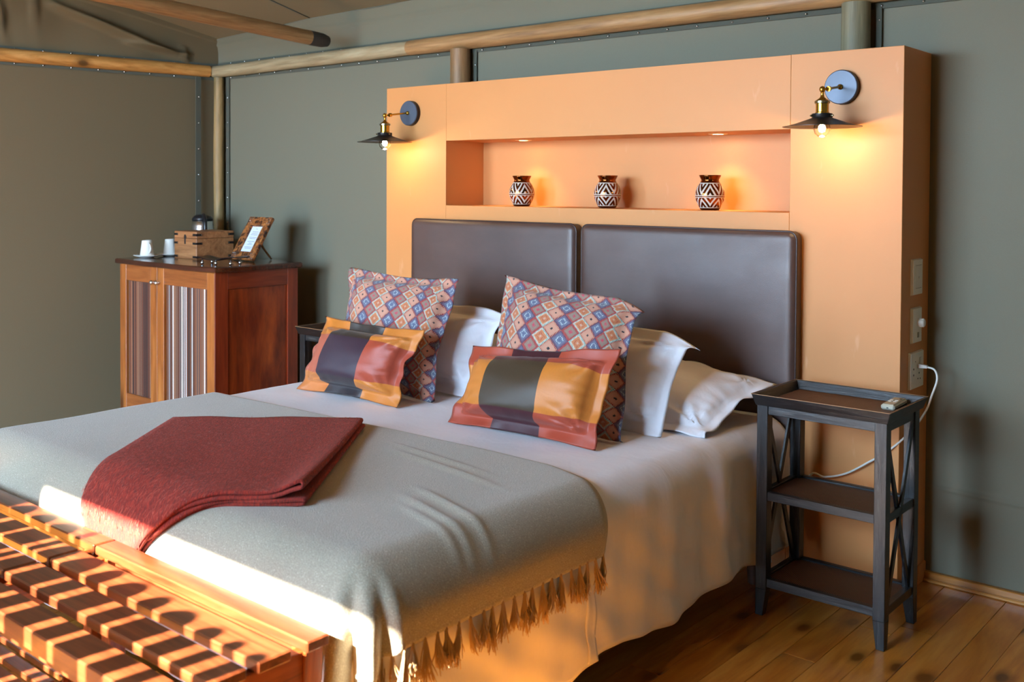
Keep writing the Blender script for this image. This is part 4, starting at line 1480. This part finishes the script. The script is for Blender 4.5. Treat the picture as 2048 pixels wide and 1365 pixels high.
for (x0, x1, kx) in ((-hx + 0.002, dx_mid - 0.0015, -1), (dx_mid + 0.0015, hx - 0.002, 1)):
    dr = bpy.data.objects.new('door', None); COL.objects.link(dr); dr.parent = cabt
    dr.location = (0, 0, 0)
    sw = 0.062
    z0, z1 = 0.12, 0.920
    yo, yi = -hy - 0.004, -hy + 0.018
    MB().box(x0, x0 + sw, yo, yi, z0, z1, 0.0015).build('stile', M_cab_front, dr)
    MB().box(x1 - sw, x1, yo, yi, z0, z1, 0.0015).build('stile', M_cab_front, dr)
    MB().box(x0 + sw, x1 - sw, yo + 0.001, yi, z1 - 0.085, z1, 0.0015).build('door_rail', M_cab_frontx, dr)
    MB().box(x0 + sw, x1 - sw, yo + 0.001, yi, z0, z0 + 0.10, 0.0015).build('door_rail', M_cab_frontx, dr)
    mb = MB().box(x0 + sw, x1 - sw, yi - 0.006, yi - 0.002, z0 + 0.1, z1 - 0.085)
    i0 = math.ceil((x0 + sw) / 0.0092); i1 = math.floor((x1 - sw) / 0.0092)
    for i in range(i0, i1):
        c = (i + 0.5) * 0.0092; r = 0.0054
        vs = []
        for z in (z0 + 0.1, z1 - 0.085):
            for q in range(6):
                a = pi + pi * q / 5
                vs.append((c + r * cos(a), yi - 0.006 + r * sin(a), z))
        mb.add(vs, [(q, q + 1, q + 7, q + 6) for q in range(5)])
    rp = mb.build('reeded_panel', M_reed, dr, smooth=False)
    rp['kind'] = 'stuff'
    kxp = (x1 - 0.022) if kx < 0 else (x0 + 0.022)
    MB().lathe([(0.006, 0), (0.006, -0.010), (0.012, -0.016), (0.0125, -0.021), (0.008, -0.027), (0.0001, -0.029)], 18, (kxp, yo, 0.842), 'Y').build('knob', M_steel, dr, smooth=True, auto=50)

# --- things on the cabinet
TZ = CZ
M_china = plain('white_china', srgb(224, 224, 218), 0.18)
def make_cup(loc, rz, label):
    t = thing('coffee_cup', loc, label, 'cup', rz, 'white cups upside down on the cabinet')
    MB().lathe([(0.0385, 0), (0.0375, 0.003), (0.0275, 0.082), (0.0265, 0.086), (0.023, 0.0875), (0.0215, 0.086), (0.0001, 0.085)], 36).build('body', M_china, t, smooth=True, auto=60)
    pts = [V((0.029 + 0.026 * sin(pi * i / 10) ** 0.8, 0, 0.070 - 0.052 * i / 10)) for i in range(11)]
    pts[-1].x = 0.034
    MB().tube(pts, [0.0045] * 11, 8).build('handle', M_china, t, smooth=True)
    return t
def make_saucer(loc, label):
    o = MB().lathe([(0.0001, 0.002), (0.030, 0.002), (0.034, 0), (0.037, 0.002), (0.068, 0.011), (0.0725, 0.014), (0.071, 0.0155), (0.045, 0.009), (0.0001, 0.007)], 48, (0, 0, 0)).build('saucer', M_china, smooth=True, loc=loc)
    return tag(o, label, 'saucer', 'white saucers under the cups')
S1, S2 = (-2.752, -0.335, TZ), (-2.775, -0.180, TZ)
make_saucer(S1, 'white saucer under the cup at the front left of the cabinet top')
make_saucer(S2, 'white saucer behind, under the cup half hidden by the wooden box')
make_cup((S1[0], S1[1], TZ + 0.009), radians(-10), 'white tapered cup upside down on its saucer, front left of the cabinet')
make_cup((S2[0], S2[1], TZ + 0.009), radians(100), 'white cup on its saucer, half hidden behind the wooden box')

M_boxw = wood('sheesham_box', srgb(110, 66, 36), srgb(158, 104, 64), srgb(188, 134, 88), 'X', 0.4, 1, 16, True)
M_iron = plain('black_iron', srgb(40, 36, 36), 0.5, 0.6)
bxt = thing('wooden_box', (-2.535, -0.115, TZ), 'small wooden tea box with black iron corner straps and clasp', 'box')
bw, bd, bh = 0.108, 0.118, 0.150
MB().box(-bw, bw, -bd, bd, 0, bh * 0.74, 0.002).build('body', M_boxw, bxt)
lid = MB().box(-bw, bw, -bd, bd, bh * 0.74 + 0.0012, bh, 0.002).build('lid', M_boxw, bxt)
for z in (0.012, 0.085, bh - 0.018):
    for (sx, sy) in ((-1, -1), (1, -1), (1, 1)):
        mb = MB()
        cx, cy = sx * bw, sy * bd
        xs = sorted((cx + sx * 0.0012, cx - sx * 0.036)); ys = sorted((cy + sy * 0.0012, cy + sy * 0.0002))
        mb.box(xs[0], xs[1], ys[0], ys[1], z - 0.006, z + 0.006)
        xs = sorted((cx + sx * 0.0012, cx + sx * 0.0002)); ys = sorted((cy + sy * 0.0012, cy - sy * 0.036))
        mb.box(xs[0], xs[1], ys[0], ys[1], z - 0.006, z + 0.006)
        st = mb.build('corner_strap', M_iron, bxt)
        MB().lathe([(0.0025, 0), (0.002, -0.0015), (0.0001, -0.002)], 8, (cx - sx * 0.032, cy + sy * 0.0012, z), 'Y' if True else 'X').build('nail', M_steel, st)
        MB().lathe([(0.0025, 0), (0.002, 0.0015), (0.0001, 0.002)], 8, (cx + sx * 0.0012, cy - sy * 0.032, z), 'X').build('nail', M_steel, st)
MB().lathe([(0.011, 0), (0.011, -0.002), (0.004, -0.003)], 20, (0.0, -bd - 0.0003, 0.118), 'Y').build('clasp', M_iron, bxt)
MB().box(-0.005, 0.005, -bd - 0.004, -bd - 0.0003, 0.080, 0.132, 0.001).build('clasp', M_iron, bxt)

KS = 1.12
kt = thing('kettle', (-2.775, 0.03, TZ), 'steel electric kettle with black lid and handle behind the wooden box', 'kettle')
MB().lathe([(0.0001, 0.0), (0.072, 0.0), (0.072, 0.018), (0.068, 0.020)], 36).build('base', M_darkrubber, kt, smooth=True, auto=40)
MB().lathe([(0.068, 0.020), (0.067, 0.06), (0.056, 0.15), (0.050, 0.178)], 40).build('body', plain('brushed_steel', (0.62, 0.62, 0.63), 0.22, 1.0), kt, smooth=True)
MB().lathe([(0.0515, 0.176), (0.053, 0.186), (0.045, 0.198), (0.025, 0.207), (0.0001, 0.209)], 40).build('lid', plain('kettle_black', srgb(26, 26, 30), 0.3), kt, smooth=True)
hp = catmull([(0.035, -0.02, 0.200), (0.075, -0.04, 0.205), (0.108, -0.055, 0.175), (0.114, -0.058, 0.11), (0.10, -0.05, 0.05)])
MB().tube(hp, 0.010, 10).build('handle', plain('kettle_black_handle', srgb(24, 24, 28), 0.3), kt, smooth=True)

kt.scale = (KS, KS, KS)
# picture frame
pf = thing('card_frame', (-2.150, -0.135, TZ), 'carved wooden frame holding a printed card, leaning on a strut', 'picture frame')
tilt = radians(31)
def fp(x, n_, s):   # x across, n_ out of the face, s up the face
    return (x, n_ * -cos(tilt) + s * sin(tilt), n_ * sin(tilt) + s * cos(tilt) + 0.004)
FW, FH, FT = 0.100, 0.258, 0.014
def fbar(x0, x1, s0, s1, t0, t1, name, mat, par, b=0.001):
    c = [fp(x0, t1, s0), fp(x1, t1, s0), fp(x1, t0, s0), fp(x0, t0, s0), fp(x0, t1, s1), fp(x1, t1, s1), fp(x1, t0, s1), fp(x0, t0, s1)]
    return MB().hexa(c, b).build(name, mat, par)
def _carved():
    t = NT('carved_frame_wood')
    v = t.coord()
    n = t.noise(v, 45, 3, 0.6, 0.8)
    t.color(t.ramp(n, [(0.40, srgb(40, 24, 18)), (0.5, srgb(130, 76, 38)), (0.7, srgb(186, 120, 62))]))
    t.setp(Roughness=0.45)
    t.bump(n, 0.7, 0.004)
    return t.m
M_carved = _carved()
fbar(-FW, -FW + 0.048, 0, FH, 0, FT, 'frame_bar', M_carved, pf)
fbar(FW - 0.048, FW, 0, FH, 0, FT, 'frame_bar', M_carved, pf)
fbar(-FW + 0.048, FW - 0.048, 0, 0.048, 0, FT, 'frame_bar', M_carved, pf)
fbar(-FW + 0.048, FW - 0.048, FH - 0.05, FH, 0, FT, 'frame_bar', M_carved, pf)
fbar(-FW + 0.002, FW - 0.002, 0.002, FH - 0.002, -0.004, 0.0, 'backing', M_boxw, pf, 0.0005)
card = fbar(-FW + 0.052, FW - 0.052, 0.052, FH - 0.054, 0.0, 0.004, 'card', plain('white_card', srgb(214, 222, 232), 0.6), pf, 0)
ink = plain('grey_ink', srgb(110, 116, 126), 0.7)
mb = MB()
rl = random.Random(5)
for i, s in enumerate((0.188, 0.170, 0.160, 0.152, 0.137, 0.129, 0.112, 0.102, 0.094, 0.078, 0.070)):
    w_ = rl.uniform(0.012, 0.034) if i else 0.006
    c = [fp(x, 0.0044, q) for q in (s, s + 0.0022) for x in (-w_, w_)]
    mb.add(c, [(0, 1, 3, 2)])
mb.build('printed_lines', ink, card)
# silver nail dots at the corners
dm = None
for (cx, cs) in ((-0.078, 0.024), (0.078, 0.024), (-0.078, FH - 0.024), (0.078, FH - 0.024)):
    for i in range(9):
        px_, ps_ = cx + ((i % 3) - 1) * 0.013, cs + ((i // 3) - 1) * 0.013
        if dm is None:
            o = MB().lathe([(0.0026, 0), (0.002, 0.0014), (0.0001, 0.0018)], 7).build('nail', M_steel, pf, smooth=True); dm = o.data
        else:
            o = bpy.data.objects.new('nail', dm); COL.objects.link(o); o.parent = pf
        o.location = fp(px_, FT, ps_); o.rotation_euler = (radians(90) - tilt + 0, 0, 0)
A_, B_ = V(fp(0.01, -0.004, 0.16)), V((0.03, 0.165, 0.004))
MB().tube([A_, (A_ + B_) / 2 + V((0, -0.006, -0.006)), B_], [0.006, 0.006, 0.005], 8).build('strut', M_pole_y, pf, smooth=True)

# little wavy tray with ball feet
wt = thing('wavy_tray', (-2.045, -0.335, TZ), 'small dark wavy metal tray on silver ball feet at the cabinet edge', 'tray', radians(20))
mb = MB().grid(lambda u, v: ((u - 0.5) * 0.26, (v - 0.5) * 0.11, 0.026 + 0.008 * cos(u * 2 * pi * 1.2) + 0.004 * (2 * v - 1) ** 2 + 0.006 * max(0, u - 0.8) * 5), 30, 8)
o = mb.build('tray_plate', plain('dark_bronze', srgb(52, 34, 32), 0.3, 0.5), wt, smooth=True)
so = o.modifiers.new('s', 'SOLIDIFY'); so.thickness = 0.003; so.offset = 1
for (x, y) in ((-0.085, -0.04), (0.085, -0.04), (-0.085, 0.04), (0.085, 0.04), (0.0, -0.045)):
    MB().lathe([(0.0001, 0), (0.006, 0.002), (0.009, 0.009), (0.006, 0.016), (0.003, 0.018), (0.003, 0.026)], 16, (x, y, 0)).build('ball_foot', M_steel, wt, smooth=True)

# ================================================================== BENCHES
M_slat = wood('varnished_bench_slat', srgb(64, 28, 14), srgb(112, 54, 28), srgb(150, 84, 48), 'X', 0.30, 1, 22, False, 0.6, True, 0.1, 0.25)
M_slaty = wood('varnished_bench_rail', srgb(84, 32, 12), srgb(130, 60, 24), srgb(160, 84, 40), 'Y', 0.28, 1, 20, False, 0.5)
M_slatz = wood('varnished_bench_leg', srgb(84, 32, 12), srgb(130, 60, 24), srgb(160, 84, 40), 'Z', 0.28, 1, 20, False, 0.5)
SZ = 0.48
SLATS = ((-2.137, -2.081, 0.022), (-2.248, -2.172, 0.022), (-2.352, -2.272, 0.022), (-2.456, -2.383, 0.042))
def make_bench(x0, x1, label):
    t = thing('luggage_bench', ((x0 + x1) / 2, -2.262, 0), label, 'bench', group='slatted luggage benches at the foot of the bed')
    cx, cy = (x0 + x1) / 2, -2.262
    hw = (x1 - x0) / 2
    for i, (a, b, th_) in enumerate(SLATS):
        o = MB().box(-hw, hw, a - cy, b - cy, -th_, 0, 0.003).build('slat', M_slat, t, loc=(0, 0, SZ))
    # legs and end rails
    for sx in (-1, 1):
        for sy in (-1, 1):
            yc = (-2.112 if sy > 0 else -2.415) - cy
            MB().hexa([(sx * (hw - 0.052) - 0.019, yc - 0.018, 0), (sx * (hw - 0.052) + 0.019, yc - 0.018, 0), (sx * (hw - 0.052) + 0.019, yc + 0.018, 0), (sx * (hw - 0.052) - 0.019, yc + 0.018, 0),
                       (sx * (hw - 0.03) - 0.022, yc - 0.022, SZ - 0.0225), (sx * (hw - 0.03) + 0.022, yc - 0.022, SZ - 0.0225), (sx * (hw - 0.03) + 0.022, yc + 0.022, SZ - 0.0225), (sx * (hw - 0.03) - 0.022, yc + 0.022, SZ - 0.0225)], 0.002).build('leg', M_slatz, t)
        xa, xb = sorted((sx * (hw - 0.016), sx * (hw - 0.040)))
        MB().box(xa, xb, -2.393 - cy, -2.127 - cy, SZ - 0.085, SZ - 0.0225, 0.0015).build('end_rail', M_slaty, t)
        xa, xb = sorted((sx * (hw - 0.030), sx * (hw - 0.050)))
        MB().box(xa, xb, -2.398 - cy, -2.122 - cy, 0.12, 0.155, 0.0015).build('end_rail', M_slaty, t)
    MB().box(-hw + 0.05, hw - 0.05, -2.428 - cy, -2.41 - cy, SZ - 0.075, SZ - 0.0425, 0.001).build('long_rail', M_slat, t)
    MB().box(-hw + 0.05, hw - 0.05, -2.114 - cy, -2.098 - cy, SZ - 0.075, SZ - 0.0225, 0.001).build('long_rail', M_slat, t)
    for i in range(6):
        y = -2.39 + i * 0.052 - cy
        MB().box(-hw + 0.03, hw - 0.03, y - 0.017, y + 0.017, 0.155, 0.170, 0.0015).build('lower_slat', M_slat, t)
    return t
make_bench(0.104, 0.910, 'red-brown slatted luggage bench at the foot of the bed, end nearest the right nightstand')
make_bench(-0.706, 0.096, 'red-brown slatted luggage bench beside the other one, running out of view')

# added slatted screen, out of view: its bars stripe the sun on the benches
M_stripe_screen = wood('stripe_screen_wood', srgb(90, 50, 24), srgb(130, 80, 42), srgb(150, 100, 60), 'Z', 0.5)
scr = thing('sun_stripe_screen', (0.15, -3.42, 0), 'added slatted screen out of view, striping the sun on the benches', 'screen')
gaps = [(-0.50, -0.41, 0), (-0.41, -0.37, 0), (-0.285, -0.255, 0), (-0.17, -0.15, 0), (-0.045, -0.019, 0), (0.01, 0.03, 0), (0.112, 0.139, 0), (0.236, 0.262, 0), (0.323, 0.356, 0), 
        (0.444, 0.477, 0), (0.539, 0.564, 0), (0.659, 0.69, 0), (0.75, 0.784, 0), (0.823, 0.858, 0), (0.90, 1.2, 0)]
bars = [(-1.05, -0.495, 2.0)]  # tall panel added to cut the left edge of the sun patch
for g0, g1 in zip(gaps[1:], gaps[2:]):
    a, b = g0[1], g1[0]
    h = 1.41 if b < 0.1 else 1.355 - 0.05 * (a - 0.1) - (0.035 if (b - a) < 0.03 else 0)
    bars.append((a, b, h))
bars = [(a - 0.107, b - 0.107, h) for a, b, h in bars]
for (a, b, h) in bars:
    n = 8 if h < 1.9 else 1
    w_ = (b - a) if h < 1.9 else (b - a)
    vs, fs = [], []
    prof_ = [(a, 0.06), (b, 0.06)] + [((a + b) / 2 + w_ / 2 * cos(pi * i / n), h - w_ * 0.5 + w_ * 0.5 * sin(pi * i / n)) for i in range(n + 1)]
    for y in (-0.01, 0.01):
        vs += [(p[0] - 0.15, y, p[1]) for p in prof_]
    k_ = len(prof_)
    fs = [tuple(reversed(range(k_))), tuple(range(k_, 2 * k_))] + [(i, (i + 1) % k_, k_ + (i + 1) % k_, k_ + i) for i in range(k_)]
    mesh_obj('bar', vs, fs, M_stripe_screen, scr)
for z in (0.06, 0.45):
    MB().box(-1.33, 0.60, -0.03, -0.01, z, z + 0.06, 0.002).build('rail', M_stripe_screen, scr)
for x in (-1.30, 0.55):
    MB().box(x - 0.03, x + 0.03, -0.12, 0.12, 0, 0.06, 0.002).build('foot', M_stripe_screen, scr)
